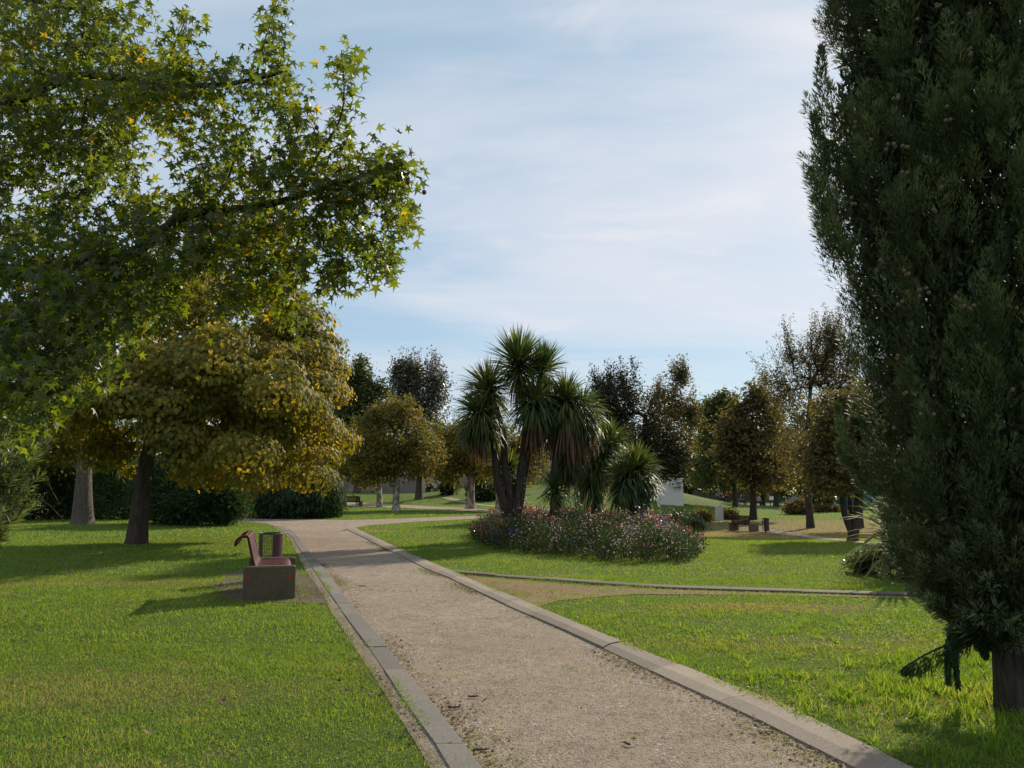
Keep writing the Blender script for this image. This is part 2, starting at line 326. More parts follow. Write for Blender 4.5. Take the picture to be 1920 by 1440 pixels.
def slab_mat():
    s = NT('aggregate_concrete'); v = s.pos(); fine = s.noise(v, 60, 6, .7); big = s.noise(v, 3.2, 5); vo = s.n('ShaderNodeTexVoronoi'); s.l(v, vo.inputs['Vector']); vo.inputs['Scale'].default_value = 110
    sc = s.n('ShaderNodeSeparateColor'); s.l(vo.outputs['Color'], sc.inputs[0]); col = s.ramp(fine, [(.3, (.090, .062, .038)), (.7, (.150, .112, .072))]); col = s.mix(s.math('MULTIPLY', s.math('GREATER_THAN', sc.outputs[0], .86), .35), col, (.22, .19, .155))
    col = s.mix(s.mr(big, .5, .75), col, (.075, .08, .055)); s.bsdf(col, .9, bump=fine, bs=.5, bd=.008, spec=.15); return s.m
M['slab'] = slab_mat()
M['red_paint'] = simple('red_paint', (.30, .03, .03), .6, .2)
M['plaster'] = simple('white_plaster', (.62, .59, .55), .9, .10, 2.5, .15)
M['wall'] = simple('old_wall', (.20, .165, .135), .95, .25, .6, .4, bd=.03)
M['beige'] = simple('beige_render', (.40, .36, .29), .9, .12, 1, .1)
M['teal'] = simple('teal_metal', (.012, .085, .085), .5, .2, 2, .05)
M['teal_dark'] = simple('dark_teal_mesh', (.015, .055, .05), .6, .3, 2, .05)
M['blue'] = simple('blue_panel', (.03, .26, .48), .5, .15, 2, .05)
M['white'] = simple('white_paint', (.74, .74, .73), .6, .06, 3, .05)
M['grey'] = simple('grey_metal', (.22, .23, .24), .5, .2, 4, .05)
M['pale_stone'] = simple('pale_stone', (.50, .48, .45), .9, .14, 6, .3)
M['stone'] = simple('rough_stone', (.15, .14, .125), .95, .3, 3, .6, bd=.03)
M['pod'] = simple('seed_pod', (.10, .060, .030), .8, .3, 40, .6)
M['cone'] = simple('cypress_cone', (.135, .09, .055), .8, .35, 30, .6)
M['twig'] = simple('dry_twig', (.07, .05, .038), .9, .3, 20, .4)
M['dryleaf'] = simple('dry_leaf', (.15, .085, .04), .8, .3, 20, .2)

# ------------------------------------------------------------------ leaf templates (triangles): local x = side, y = tip, z = normal
def fan(outline, lift=0.0, fold=0.0):
    V = [(0, outline[0][2] if len(outline[0]) > 2 else .4, 0)]
    for p in outline: V.append((p[0], p[1], -fold * abs(p[0]) - lift * p[1] ** 2))
    n = len(outline); return np.array(V, float), np.array([(0, 1 + i, 1 + (i + 1) % n) for i in range(n)])
def star_tpl():
    o = [(0, -.02)]
    for a, r in ((215, .42), (235, .18), (165, .62), (140, .26), (90 + 0, 0)): pass
    pts = []
    lobes = [(-118, .50), (-60, .72), (0, .85), (60, .72), (118, .50)]; vall = [(-88, .22), (-30, .27), (30, .27), (88, .22)]
    seq = []
    for i, l in enumerate(lobes):
        seq.append(l)
        if i < 4: seq.append(vall[i])
    for a, r in seq:
        t = math.radians(a); pts.append((math.sin(t) * r * .92, .30 + math.cos(t) * r))
    pts.append((0, .12)); V = [(0, .30, 0)]
    for x, y in pts: V.append((x, y, -.28 * abs(x) - .18 * (y - .3) ** 2))
    n = len(pts); return np.array(V), np.array([(0, 1 + i, 1 + (i + 1) % n) for i in range(n)])
TPL = {
 'star': star_tpl(),
 'heart': (np.array([(0, .35, .0), (0, 0, 0), (.34, .02, -.08), (.47, .35, -.16), (.26, .75, -.14), (0, 1.05, -.2), (-.26, .75, -.14), (-.47, .35, -.16), (-.34, .02, -.08)]), np.array([(0, i, i % 8 + 1) for i in range(1, 9)])),
 'oval': (np.array([(0, 0, 0), (.34, .5, -.08), (0, 1, -.14), (-.34, .5, -.08)]), np.array([(0, 1, 2), (0, 2, 3)])),
 'lance': (np.array([(0, 0, 0), (.09, .45, .0), (0, 1, -.12), (-.09, .45, .0)]), np.array([(0, 1, 2), (0, 2, 3)])),
 'blade': (np.array([(-.5, 0, 0), (.5, 0, 0), (0, 1, 0)]), np.array([(0, 1, 2)])),
 'bent': (np.array([(-.5, 0, 0), (.5, 0, 0), (-.38, .55, .10), (.38, .55, .10), (0, 1, .36)]), np.array([(0, 1, 3), (0, 3, 2), (2, 3, 4)])),
 'lobed': (np.array([(0, .3, 0), (0, 0, 0), (.30, .05, -.05), (.52, .42, -.14), (.22, .46, -.04), (0, 1, -.16), (-.22, .46, -.04), (-.52, .42, -.14), (-.30, .05, -.05)]), np.array([(0, i, i % 8 + 1) for i in range(1, 9)])),
 'petal': (np.array([(0, 0, 0), (.5, .1, .12), (.12, .16, .0), (.1, .6, .1), (-.1, .16, 0), (-.5, .15, .12), (-.1, -.1, 0), (0, -.5, .1), (.12, -.08, 0)]), np.array([(0, i, i % 8 + 1) for i in range(1, 9)])),
}
def nrm(a): return a / np.maximum(np.linalg.norm(a, axis=-1, keepdims=True), 1e-9)
def scatter(tpl, pos, tip, nor, size, width=None, bend=None):
    tv, tf = TPL[tpl]; n = len(pos); tip = nrm(tip); side = nrm(np.cross(tip, nor)); nn = np.cross(side, tip)
    size = np.broadcast_to(np.asarray(size, float), (n,)); wd = size if width is None else np.broadcast_to(np.asarray(width, float), (n,))
    V = pos[:, None, :] + side[:, None, :] * (tv[None, :, 0:1] * wd[:, None, None]) + tip[:, None, :] * (tv[None, :, 1:2] * size[:, None, None]) + nn[:, None, :] * (tv[None, :, 2:3] * size[:, None, None])
    T = tf[None] + (np.arange(n) * len(tv))[:, None, None]
    return V.reshape(-1, 3), T.reshape(-1, 3)
def merge(parts):
    Vs, Ts, b = [], [], 0
    for V, T in parts: Vs.append(V); Ts.append(T + b); b += len(V)
    return np.concatenate(Vs), np.concatenate(Ts)
def tubes(chains):                                # chains: list of (pts Nx3, radii N, sides)
    parts = []
    for pts, rad, n in chains:
        pts = np.asarray(pts, float); rad = np.asarray(rad, float); m = len(pts)
        t = nrm(np.gradient(pts, axis=0)); ref = np.array([.31, .17, 1.0]) if abs(t[0, 2]) < .85 else np.array([1.0, .2, .1])
        u = nrm(np.cross(t, ref)); w = np.cross(t, u); a = np.arange(n) * 2 * math.pi / n
        V = pts[:, None] + rad[:, None, None] * (u[:, None] * np.cos(a)[None, :, None] + w[:, None] * np.sin(a)[None, :, None])
        i = np.arange(m - 1)[:, None]; k = np.arange(n)[None]; A = i * n + k; B = i * n + (k + 1) % n
        T = np.concatenate([np.stack([A, B, B + n], -1).reshape(-1, 3), np.stack([A, B + n, A + n], -1).reshape(-1, 3)]); parts.append((V.reshape(-1, 3), T))
    return merge(parts)

# ------------------------------------------------------------------ trees
def catmull(pts, n):
    pts = np.asarray(pts, float); k = len(pts); t = np.linspace(0, k - 1, n); i = np.clip(t.astype(int), 0, k - 2); f = (t - i)[:, None]
    p0, p1, p2, p3 = pts[np.clip(i - 1, 0, k - 1)], pts[i], pts[i + 1], pts[np.clip(i + 2, 0, k - 1)]
    return .5 * (2 * p1 + (p2 - p0) * f + (2 * p0 - 5 * p1 + 4 * p2 - p3) * f ** 2 + (3 * p1 - p0 - 3 * p2 + p3) * f ** 3)
def grow(chains, targets, rng, w=.3, rtip=.006, jit=.10, up=.08, power=.5, start=.55):
    """chains: [(points, r0, r1)], the first is the trunk; targets are reached by forking branches"""
    pos, par, rad, ok, plen = [], [], [], [], []; out = []
    for ci, (pts, r0, r1) in enumerate(chains):
        n = max(5, len(pts) * 4); c = catmull(pts, n); base = -1
        if ci: base = int(np.argmin(np.linalg.norm(np.array(pos) - c[0], axis=1)))
        rr = r0 + (r1 - r0) * np.linspace(0, 1, n) ** .8
        if ci == 0: rr = rr * (1 + .45 * np.exp(-np.linspace(0, 1, n) * 12))
        for i in range(n):
            pos.append(c[i]); par.append(base if i == 0 else len(pos) - 2); rad.append(rr[i]); ok.append(ci > 0 or i / n >= start); plen.append(0 if ci == 0 else .3 * i / n)
        out.append((c if base < 0 else np.vstack([pos[base], c]), rr if base < 0 else np.concatenate([[rr[0]], rr]), 12 if ci == 0 else 9))
    nfix = len(pos); top = np.array(pos)[[i for i in range(nfix) if ok[i]]]
    order = np.argsort([np.min(np.linalg.norm(top - t, axis=1)) for t in targets])
    POS = np.zeros((nfix + 3 * len(targets), 3)); POS[:nfix] = pos; PL = np.full(len(POS), 1e9); PL[:nfix] = [p if o else 1e9 for p, o in zip(plen, ok)]; k = nfix
    par = par + [0] * (3 * len(targets))
    for ti in order:
        t = targets[ti]; d = np.linalg.norm(POS[:k] - t, axis=1); j = int(np.argmin(d + w * PL[:k])); dj = d[j]; last = j
        for q in (.35, .7, 1.0):
            p = POS[j] * (1 - q) + t * q
            if q < 1: p = p + rng.normal(0, jit * dj * .5, 3) + np.array([0, 0, up * dj * math.sin(q * math.pi)])
            POS[k] = p; par[k] = last; PL[k] = PL[last] + dj * .35; last = k; k += 1
    cnt = np.zeros(k); kids = [[] for _ in range(k)]
    for i in range(k - 1, nfix - 1, -1):
        if cnt[i] == 0: cnt[i] = 1
        if par[i] >= nfix: cnt[par[i]] += cnt[i]
        kids[par[i]].append(i)
    R = rtip * np.maximum(cnt, 1) ** power
    stack = [(j, c) for j in range(nfix) for c in kids[j]]
    while stack:
        j, c = stack.pop(); ch = [j, c]
        while kids[c]:
            ks = sorted(kids[c], key=lambda q: -cnt[q])
            for o in ks[1:]: stack.append((c, o))
            c = ks[0]; ch.append(c)
        r = R[ch]; r[0] = r[1]; r[-1] *= .5; out.append((POS[ch], r, 6 if r[0] > .03 else 4))
    return out
def ell(cx, cy, rx, ry, d, deep=1.0):
    c = P(cx, cy, d); return (c[0], c[1], c[2], rx * d / F, rx * d / F * deep, ry * d / F)
def in_ell(rng, E, n, shell=.5):
    vol = np.array([e[3] * e[4] * e[5] for e in E]) ** .62; vol /= vol.sum(); k = rng.choice(len(E), n, p=vol); E = np.array(E)[k]
    u = nrm(rng.normal(size=(n, 3))); r = (shell + (1 - shell) * rng.random(n)) ** .8; return E[:, :3] + u * r[:, None] * E[:, 3:6], u
def leaves(rng, centres, m, spread, size, tpl, centre, out=.6, upn=.8, droop=.5, rnd=.8, flat=1.0, width=None):
    n = len(centres) * m; c = np.repeat(centres, m, axis=0); off = rng.normal(size=(n, 3)) * spread; off[:, 2] *= flat; p = c + off
    o = nrm(p - centre); nor = nrm(o * out + np.array([0, 0, upn]) + rng.normal(size=(n, 3)) * rnd)
    tip = nrm(nrm(off) * .6 + o * .5 + np.array([0, 0, -droop]) + rng.normal(size=(n, 3)) * .6); tip = nrm(tip - nor * np.sum(tip * nor, axis=1, keepdims=True) * .8)
    sz = size * rng.uniform(.65, 1.2, n); return scatter(tpl, p, tip, nor, sz, None if width is None else width * sz)
def tree(name, label, cat, px, d, trunk, tr, E, nt=110, m=45, spread=.4, size=.2, tpl='oval', mat='greentree', bark='bark', group=None, seed=1, shell=.35, limbs=(), w=.3,
         rtip=None, up=.08, droop=.4, upn=.8, flat=.8, start=.55, base=None, jit=.1, shoots=0, sl=.9, sm=22):
    rng = np.random.default_rng(seed); b = S(px, d) if base is None else np.array(base, float)
    root = empty(name, b, label, cat, group); pts = [b - np.array([0, 0, .15])] + [P(x, y, d + (q[0] if q else 0)) for x, y, *q in trunk]
    T, u = in_ell(rng, E, nt, shell); T = T[T[:, 2] > b[2] + .25]
    ch = [(pts, tr, tr * .45)] + [([P(x, y, d + dd) for x, y, dd in L[0]], L[1], L[2]) for L in limbs]
    br = grow(ch, T, rng, w, rtip or tr * .05, jit=jit, up=up, start=start); tips = []
    if shoots:
        sc = T[:, 2] + rng.normal(0, .6 * np.std(T[:, 2]), len(T)); pick = np.argsort(-sc)[:shoots]
        for i in pick:
            uu = T[i] - np.mean(T, axis=0); uu = uu / np.linalg.norm(uu); dv = nrm(uu * .45 + np.array([0, 0, 1.]) + rng.normal(0, .16, 3)); Ls = sl * rng.uniform(.5, 1.2); q = [T[i] + dv * Ls * t_ + rng.normal(0, .03, 3) * Ls for t_ in np.linspace(0, 1, 5)]; br.append((np.array(q), np.linspace(.02, .006, 5) * max(1, d / 50), 3)); tips.append(np.array(q)[1:])
    V, F_ = tubes(br); tri_mesh('trunk', V, F_, M[bark], root, b)
    c = np.mean(np.array(E)[:, :3], axis=0) - np.array([0, 0, .5]); V, F_ = leaves(rng, T, m, spread, size, tpl, c, droop=droop, upn=upn, flat=flat)
    if tips: V, F_ = merge([(V, F_), leaves(rng, np.vstack(tips), sm // 4, size * .75, size * .9, tpl, c, droop=-.2, upn=.3)])
    tri_mesh('crown', V, F_, M[mat], root, b); return root

# ================================================================== THE SETTING
def ground():
    xs = np.concatenate([np.arange(-90, -20, 2.5), np.arange(-20, 20, .5), np.arange(20, 92, 2.5)]); ys = np.concatenate([np.arange(-12, 60, .5), np.arange(60, 140, 1.5), np.arange(140, 200, 6)])
    xs = np.concatenate([[-900, -300], xs, [300, 900]]); ys = np.concatenate([[-300, -60], ys, [400, 1200]])
    X, Y = np.meshgrid(xs, ys); Z = terr(X, Y); V = np.stack([X, Y, Z], -1).reshape(-1, 3); nx = len(xs); i = np.arange(len(ys) - 1)[:, None]; k = np.arange(nx - 1)[None]; A = i * nx + k
    T = np.concatenate([np.stack([A, A + 1, A + nx + 1], -1).reshape(-1, 3), np.stack([A, A + nx + 1, A + nx], -1).reshape(-1, 3)]); tag(tri_mesh('lawn', V, T, M['lawn']), kind='structure')
ground()
def resample(pts, n):
    pts = np.asarray(pts, float); s = np.concatenate([[0], np.cumsum(np.linalg.norm(np.diff(pts[:, :2], axis=0), axis=1))]); t = np.linspace(0, s[-1], n)
    return np.stack([np.interp(t, s, pts[:, k]) for k in range(3)], -1)
RAG = {}
EXCL = []                                          # outlines where no grass grows
def ribbon(name, e1, e2, mat, lift, n=60, m=8, wob=.0, seed=0, kind='structure', ex=True, lift2=None, rag=.025):
    rng = np.random.default_rng(seed); A = resample([G(*p) if len(p) == 2 else p for p in e1], n); B = resample([G(*p) if len(p) == 2 else p for p in e2], n)
    if wob:
        k = np.convolve(rng.normal(size=n + 6), np.ones(3) / 3, 'same')[3:-3]; A[:, 0] += k * wob; k = np.convolve(rng.normal(size=n + 6), np.ones(3) / 3, 'same')[3:-3]; B[:, 0] += k * wob
    t = np.linspace(0, 1, m)[None, :, None]; V = A[:, None] * (1 - t) + B[:, None] * t; V[..., 2] = terr(V[..., 0], V[..., 1]) + (lift if lift2 is None else (lift * (1 - t) + lift2 * t)[..., 0])
    i = np.arange(n - 1)[:, None]; k = np.arange(m - 1)[None]; q = i * m + k; T = np.concatenate([np.stack([q, q + 1, q + m + 1], -1).reshape(-1, 3), np.stack([q, q + m + 1, q + m], -1).reshape(-1, 3)])
    if ex: EXCL.append(np.vstack([A[:, :2], B[::-1, :2]])); RAG[len(EXCL) - 1] = rag
    return tag(tri_mesh(name, V.reshape(-1, 3), T, M[mat]), kind=kind), A, B
L_in = [(960, 1530), (898, 1440), (860, 1390), (807, 1320), (767, 1272), (713, 1200), (667, 1147), (643, 1117), (627, 1093), (597, 1055), (572, 1028), (560, 1010), (547, 996), (530, 988)]
L_out = [(890, 1530), (837, 1440), (815, 1402), (763, 1330), (730, 1277), (692, 1220), (653, 1167), (623, 1123), (603, 1093), (580, 1058), (560, 1029), (549, 1011), (535, 997), (516, 988)]
R_in = [(1770, 1530), (1590, 1440), (1426, 1356), (1262, 1281), (1131, 1218), (1060, 1185), (957, 1140), (840, 1084), (800, 1068), (750, 1042), (700, 1018), (670, 1003), (647, 992)]
R_out = [(1860, 1530), (1684, 1440), (1590, 1391), (1473, 1333), (1332, 1277), (1238, 1239), (1121, 1192), (1004, 1141), (901, 1098), (845, 1073), (780, 1045), (715, 1015), (685, 1001), (662, 989)]
ribbon('path', L_in[:13] + [(552, 990)], R_in, 'gravel', .006, 120, 14)
ribbon('cross_path', [(425, 970.5), (560, 974), (650, 975.5), (760, 972.5), (880, 968), (1000, 966)], [(425, 975.5), (500, 982), (560, 1000), (640, 997), (660, 990), (700, 985), (780, 979), (880, 973.5), (1000, 970)], 'gravel', .011, 80, 14)
ribbon('far_path', [(585, 936), (640, 941), (700, 944), (760, 947), (860, 952), (960, 960), (1060, 962)], [(585, 948), (640, 950), (690, 951), (760, 953), (860, 958), (960, 965), (1060, 967)], 'gravel', .03, 60, 8)
ribbon('winding_path', [(842, 933), (862, 936), (880, 941.5), (960, 950), (1030, 955)], [(826, 933.5), (850, 940), (890, 946), (960, 954), (1030, 959)], 'gravel', .03, 50, 5)
ribbon('right_path', [(1430, 993), (1500, 1001), (1560, 1009), (1640, 1019), (1760, 1030)], [(1425, 998), (1500, 1006), (1560, 1013.5), (1640, 1025), (1760, 1040)], 'gravel', .02, 50, 5)
# pale worn strip outside the left kerb
L_out2 = [(852, 1530), (806, 1440), (784, 1402), (738, 1330), (706, 1277), (668, 1220), (633, 1167), (606, 1123), (587, 1093), (567, 1058), (552, 1029), (543, 1011), (531, 997), (512, 988)]
ribbon('worn_strip', L_out2, L_out, 'gravel', .004, 110, 4, wob=.0, seed=3, lift2=.022, rag=.085)
ribbon('worn_strip', R_out, [(1895, 1530), (1712, 1440), (1612, 1391), (1490, 1333), (1347, 1277), (1250, 1239), (1131, 1192), (1012, 1141), (907, 1098), (850, 1073), (784, 1045), (718, 1015), (688, 1001), (665, 989)], 'gravel', .032, 110, 4, wob=.0, seed=4, lift2=.004, rag=.085)
ribbon('sandy_patch', [(850, 1077), (905, 1083), (1000, 1091), (1100, 1099), (1250, 1106), (1400, 1111), (1560, 1116), (1760, 1122)],
       [(905, 1098), (955, 1120), (1004, 1141), (1045, 1127), (1180, 1115), (1350, 1116), (1560, 1119), (1760, 1125)], 'sand', .008, 90, 8, wob=.03, seed=5, rag=.20)
ribbon('bare_patch', [(400, 1100), (425, 1078), (460, 1067), (555, 1066), (588, 1090)], [(402, 1104), (420, 1122), (470, 1130), (560, 1131), (632, 1134)], 'soil', .008, 30, 6, wob=.05, seed=6, rag=.28)
ribbon('bare_patch', [(60, 960), (150, 962), (215, 963)], [(70, 969), (150, 970), (210, 968)], 'soil', .02, 20, 5, wob=.1, seed=8)

def kerb(e_in, e_out, mat, hgt, cham, seglen, name, side, extra=None, jit=.0025, seed=0):
    rng = np.random.default_rng(seed); A = resample([G(*p) for p in e_in], 400); B = resample([G(*p) for p in e_out], 400); mb = MB()
    s = np.concatenate([[0], np.cumsum(np.linalg.norm(np.diff(A, axis=0), axis=1))]); cuts = np.arange(0, s[-1], seglen)
    for c0 in cuts:
        c1 = min(c0 + seglen - .005, s[-1]); ts = np.linspace(c0, c1, 5); dz = rng.normal(0, jit); a = np.stack([np.interp(ts, s, A[:, k]) for k in range(3)], -1); b = np.stack([np.interp(ts, s, B[:, k]) for k in range(3)], -1)
        prof = [(0, -.04), (0, hgt * cham[1]), (cham[0], hgt), (.985, hgt * .97), (1, hgt * .85), (1, -.04)]; vs = []
        for i in range(5):
            for u, z in prof: p = a[i] * (1 - u) + b[i] * u; vs.append((p[0], p[1], float(terr(p[0], p[1])) + z + (dz if z > 0 else 0)))
        n = len(prof); fs = [(i * n + k, i * n + k + 1, i * n + n + k + 1, i * n + n + k) for i in range(4) for k in range(n - 1)] + [tuple(range(n)), tuple(range(4 * n + n - 1, 4 * n - 1, -1))]
        mb.add(vs, fs)
    EXCL.append(np.vstack([A[:, :2], B[::-1, :2]])[::4]); return tag(mb.build(name, M[mat]), kind='structure')
kerb(L_in, L_out, 'kerb_a', .030, (.04, .8), 1.0, 'kerb', -1, seed=1)
kerb(R_in, R_out, 'kerb_b', .043, (.36, .50), 1.0, 'kerb', 1, seed=2)
kerb([(846, 1075), (930, 1082), (1030, 1089.5), (1130, 1097), (1250, 1104.5), (1400, 1109.5), (1560, 1114), (1800, 1121)], [(846, 1072), (930, 1079), (1030, 1086), (1130, 1093), (1250, 1100.5), (1400, 1105.5), (1560, 1110), (1800, 1117)], 'kerb_c', .036, (.15, .8), 1.0, 'lawn_edging', 1, seed=3)

# ------------------------------------------------------------------ grass blades (uncountable)
def inside(px, py, poly):
    c = np.zeros(len(px), bool); n = len(poly); mn, mx = poly.min(0), poly.max(0); s = np.where((px > mn[0]) & (px < mx[0]) & (py > mn[1]) & (py < mx[1]))[0]
    if not len(s): return c
    x, y = px[s], py[s]; r = np.zeros(len(s), bool)
    for i in range(n):
        x1, y1 = poly[i]; x2, y2 = poly[i - 1]
        if y1 == y2: continue
        r ^= ((y1 > y) != (y2 > y)) & (x < (x2 - x1) * (y - y1) / (y2 - y1) + x1)
    c[s] = r; return c
BED = [np.array(G(*p)) for p in [(880, 1003), (893, 1022), (935, 1033), (1000, 1040), (1080, 1048), (1160, 1055), (1230, 1058), (1290, 1057), (1316, 1045), (1312, 1024), (1270, 1008), (1200, 1000), (1100, 996), (1000, 994), (920, 995)]]
EX_BED = np.array([p[:2] for p in BED])
def frustum_pts(rng, n, d0, d1, x0=-.70, x1=.70, pad=.4):
    d = np.sqrt(rng.uniform(d0 * d0, d1 * d1, n)); x = rng.uniform(x0, x1, n) * d + 0; return x, d
def grass_layer(d0, d1, dens, h, wd, tpl, seed, mat='blade', name='grass', fn=None, exp=0, keepx=None):
    rng = np.random.default_rng(seed); ex = min(2.5, d0 * .5); area = .70 * (d1 * d1 - d0 * d0) + 2 * ex * (d1 - d0); n = int(area * dens); x, y = frustum_pts(rng, n, d0, d1); x = x * (1 + ex / (.70 * y)); keep = np.ones(n, bool)
    jx, jy = x + rng.normal(0, .025, n), y + rng.normal(0, .025, n)
    tuft = (np.sin(x * 8.3 + np.sin(y * 5)) * np.sin(y * 7.1 + 1) + rng.normal(0, .5, n)) > .55
    for i, e in enumerate(EXCL): q = RAG.get(i, .02) / .025; hit = inside(x + (jx - x) * q, y + (jy - y) * q, e); keep &= ~(hit & ~(tuft & (q > 3.5)))
    if keepx is not None: keep &= keepx(x, y, rng)
    x, y = x[keep], y[keep]; n = len(x); p = np.stack([x, y, terr(x, y) - .004], -1); hh = h * rng.uniform(.5, 1.25, n) * (1 + .35 * np.sin(x * 2.1 + np.sin(y * 1.7)) * np.sin(y * 2.9))
    if fn is not None: hh = hh * fn(x, y)
    tip = nrm(np.stack([rng.normal(0, .55, n), rng.normal(0, .55, n), np.ones(n)], -1)); a = rng.uniform(0, 2 * math.pi, n); nor = np.stack([np.cos(a), np.sin(a), np.full(n, .1)], -1)
    return scatter(tpl, p, tip, nor, hh, wd * rng.uniform(.7, 1.3, n))
print('grass')
G1 = [grass_layer(3.7, 8, 5200, .031, .0048, 'bent', 11), grass_layer(8, 14, 1900, .036, .0082, 'bent', 12), grass_layer(14, 24, 520, .048, .016, 'blade', 13), grass_layer(24, 44, 130, .055, .030, 'blade', 14), grass_layer(44, 80, 26, .065, .06, 'blade', 15)]
tag(tri_mesh('grass', *merge(G1), M['blade']), 'mown green grass of the lawns on both sides of the path', 'grass', kind='stuff')
def clover():
    rng = np.random.default_rng(21); x, y = frustum_pts(rng, 30000, 3.8, 15); k = (np.sin(x * 3.1 + 2) * np.sin(y * 2.3) + rng.normal(0, .5, len(x))) > .25
    for e in EXCL: k &= ~inside(x, y, e)
    x, y = x[k], y[k]; n = len(x); p = np.stack([x, y, rng.uniform(.012, .04, n)], -1); nor = nrm(np.stack([rng.normal(0, .35, n), rng.normal(0, .35, n), np.ones(n)], -1)); a = rng.uniform(0, 6.28, n)
    return scatter('oval', p, np.stack([np.cos(a), np.sin(a), np.zeros(n)], -1), nor, rng.uniform(.014, .03, n), rng.uniform(.02, .035, n))
tag(tri_mesh('clover', *clover(), M['weed']), 'small clover leaves growing among the mown grass', 'clover', kind='stuff')
def weeds():
    rng = np.random.default_rng(22); parts = []
    c = []
    for _ in range(1150):
        x = rng.uniform(.2, 5.6); y = rng.uniform(4.3, 10.0)
        if y < 7.4: pr = .9 if x > 1.9 else .4
        else: pr = .35
        pr *= .35 + .65 * (math.sin(x * 2.7 + 1) * math.sin(y * 3.3) > -.2)
        if rng.random() < pr: c.append((x, y, 1.0 if y < 7.4 else .8))
    for _ in range(260): c.append((rng.uniform(-6, -1.2), rng.uniform(4, 14), .45))
    for _ in range(240): c.append((3.6 + rng.normal(0, .55), 5.8 + rng.normal(0, .5), 1.15))
    c = np.array(c); k = np.ones(len(c), bool)
    for e in EXCL: k &= ~inside(c[:, 0], c[:, 1], e)
    c = c[k]; m = 16; n = len(c) * m; q = np.repeat(c, m, axis=0); p = np.stack([q[:, 0] + rng.normal(0, .035, n), q[:, 1] + rng.normal(0, .035, n), np.full(n, -.003)], -1)
    tip = nrm(np.stack([rng.normal(0, .5, n), rng.normal(0, .5, n), np.ones(n)], -1)); a = rng.uniform(0, 6.28, n)
    return scatter('bent', p, tip, np.stack([np.cos(a), np.sin(a), np.full(n, .1)], -1), rng.uniform(.04, .105, n) * q[:, 2], rng.uniform(.005, .011, n) * (.5 + .5 * q[:, 2]))
tag(tri_mesh('weeds', *weeds(), M['weed']), 'longer bright weeds and coarse grass tufts around the cypress foot', 'weeds', kind='stuff')
def verge():                                       # grass creeping on to kerbs and path margins
    rng = np.random.default_rng(23); parts = []; P_ = []
    for edge, side, wdt, cnt in ((L_in, 1, .16, 2600), (R_in, -1, .16, 4200)):
        A = resample([G(*p) for p in edge], 500); A = A[A[:, 1] < 26]; i = rng.integers(0, len(A), cnt * 3); keep = (np.sin(i * .13) + np.sin(i * .041 + 1) + rng.normal(0, .6, len(i))) > .7; i = i[keep]
        off = side * np.abs(rng.normal(0, wdt, len(i))); P_.append(np.stack([A[i, 0] + off + side * .01, A[i, 1] + rng.normal(0, .06, len(i)), np.full(len(i), .0)], -1))
    for edge, side, wdt, cnt, zz in ((L_out, 1, .035, 1500, .026), (R_out, -1, .05, 2600, .036)):
        A = resample([G(*p) for p in edge], 500); A = A[A[:, 1] < 20]; i = rng.integers(0, len(A), cnt * 3); i = i[(np.sin(i * .17 + 2) + np.sin(i * .05) + rng.normal(0, .6, len(i))) > .9]
        P_.append(np.stack([A[i, 0] + side * np.abs(rng.normal(0, wdt, len(i))), A[i, 1] + rng.normal(0, .05, len(i)), np.full(len(i), zz)], -1))
    for _ in range(60):
        c = np.array([rng.uniform(-3.2, 1.4), rng.uniform(4.4, 11), 0]); c[0] = -.33 * c[1] + rng.uniform(1.4, 2.9); P_.append(c + np.stack([rng.normal(0, .07, 16), rng.normal(0, .04, 16), np.zeros(16)], -1))
    p = np.vstack(P_); n = len(p); tip = nrm(np.stack([rng.normal(0, .7, n), rng.normal(0, .7, n), np.full(n, .8)], -1)); a = rng.uniform(0, 6.28, n)
    return scatter('bent', p, tip, np.stack([np.cos(a), np.sin(a), np.full(n, .1)], -1), rng.uniform(.012, .032, n), rng.uniform(.004, .009, n))
tag(tri_mesh('verge_grass', *verge(), M['blade']), 'sparse grass creeping over the gravel path edges', 'grass', kind='stuff')
def pebbles():
    rng = np.random.default_rng(24); x, y = frustum_pts(rng, 52000, 3.9, 22, -.45, .45); k = np.zeros(len(x), bool)
    k |= inside(x, y, EXCL[0]); x, y = x[k], y[k]; n = len(x); s = np.minimum(rng.gamma(1.8, .0026, n) + .002, .012)
    base = np.array([(1, 0, 0), (0, 1, 0), (-1, 0, 0), (0, -1, 0), (0, 0, .7), (.6, .6, .35)]); T = np.array([(0, 1, 4), (1, 2, 4), (2, 3, 4), (3, 0, 4)])
    V = base[None] * s[:, None, None] * rng.uniform(.7, 1.4, (n, 6, 1)); a = rng.uniform(0, 6.28, n); ca, sa = np.cos(a)[:, None], np.sin(a)[:, None]
    V = np.stack([V[..., 0] * ca - V[..., 1] * sa + x[:, None], V[..., 0] * sa + V[..., 1] * ca + y[:, None], V[..., 2] + .006], -1); T = T[None] + (np.arange(n) * 6)[:, None, None]; return V.reshape(-1, 3), T.reshape(-1, 3)
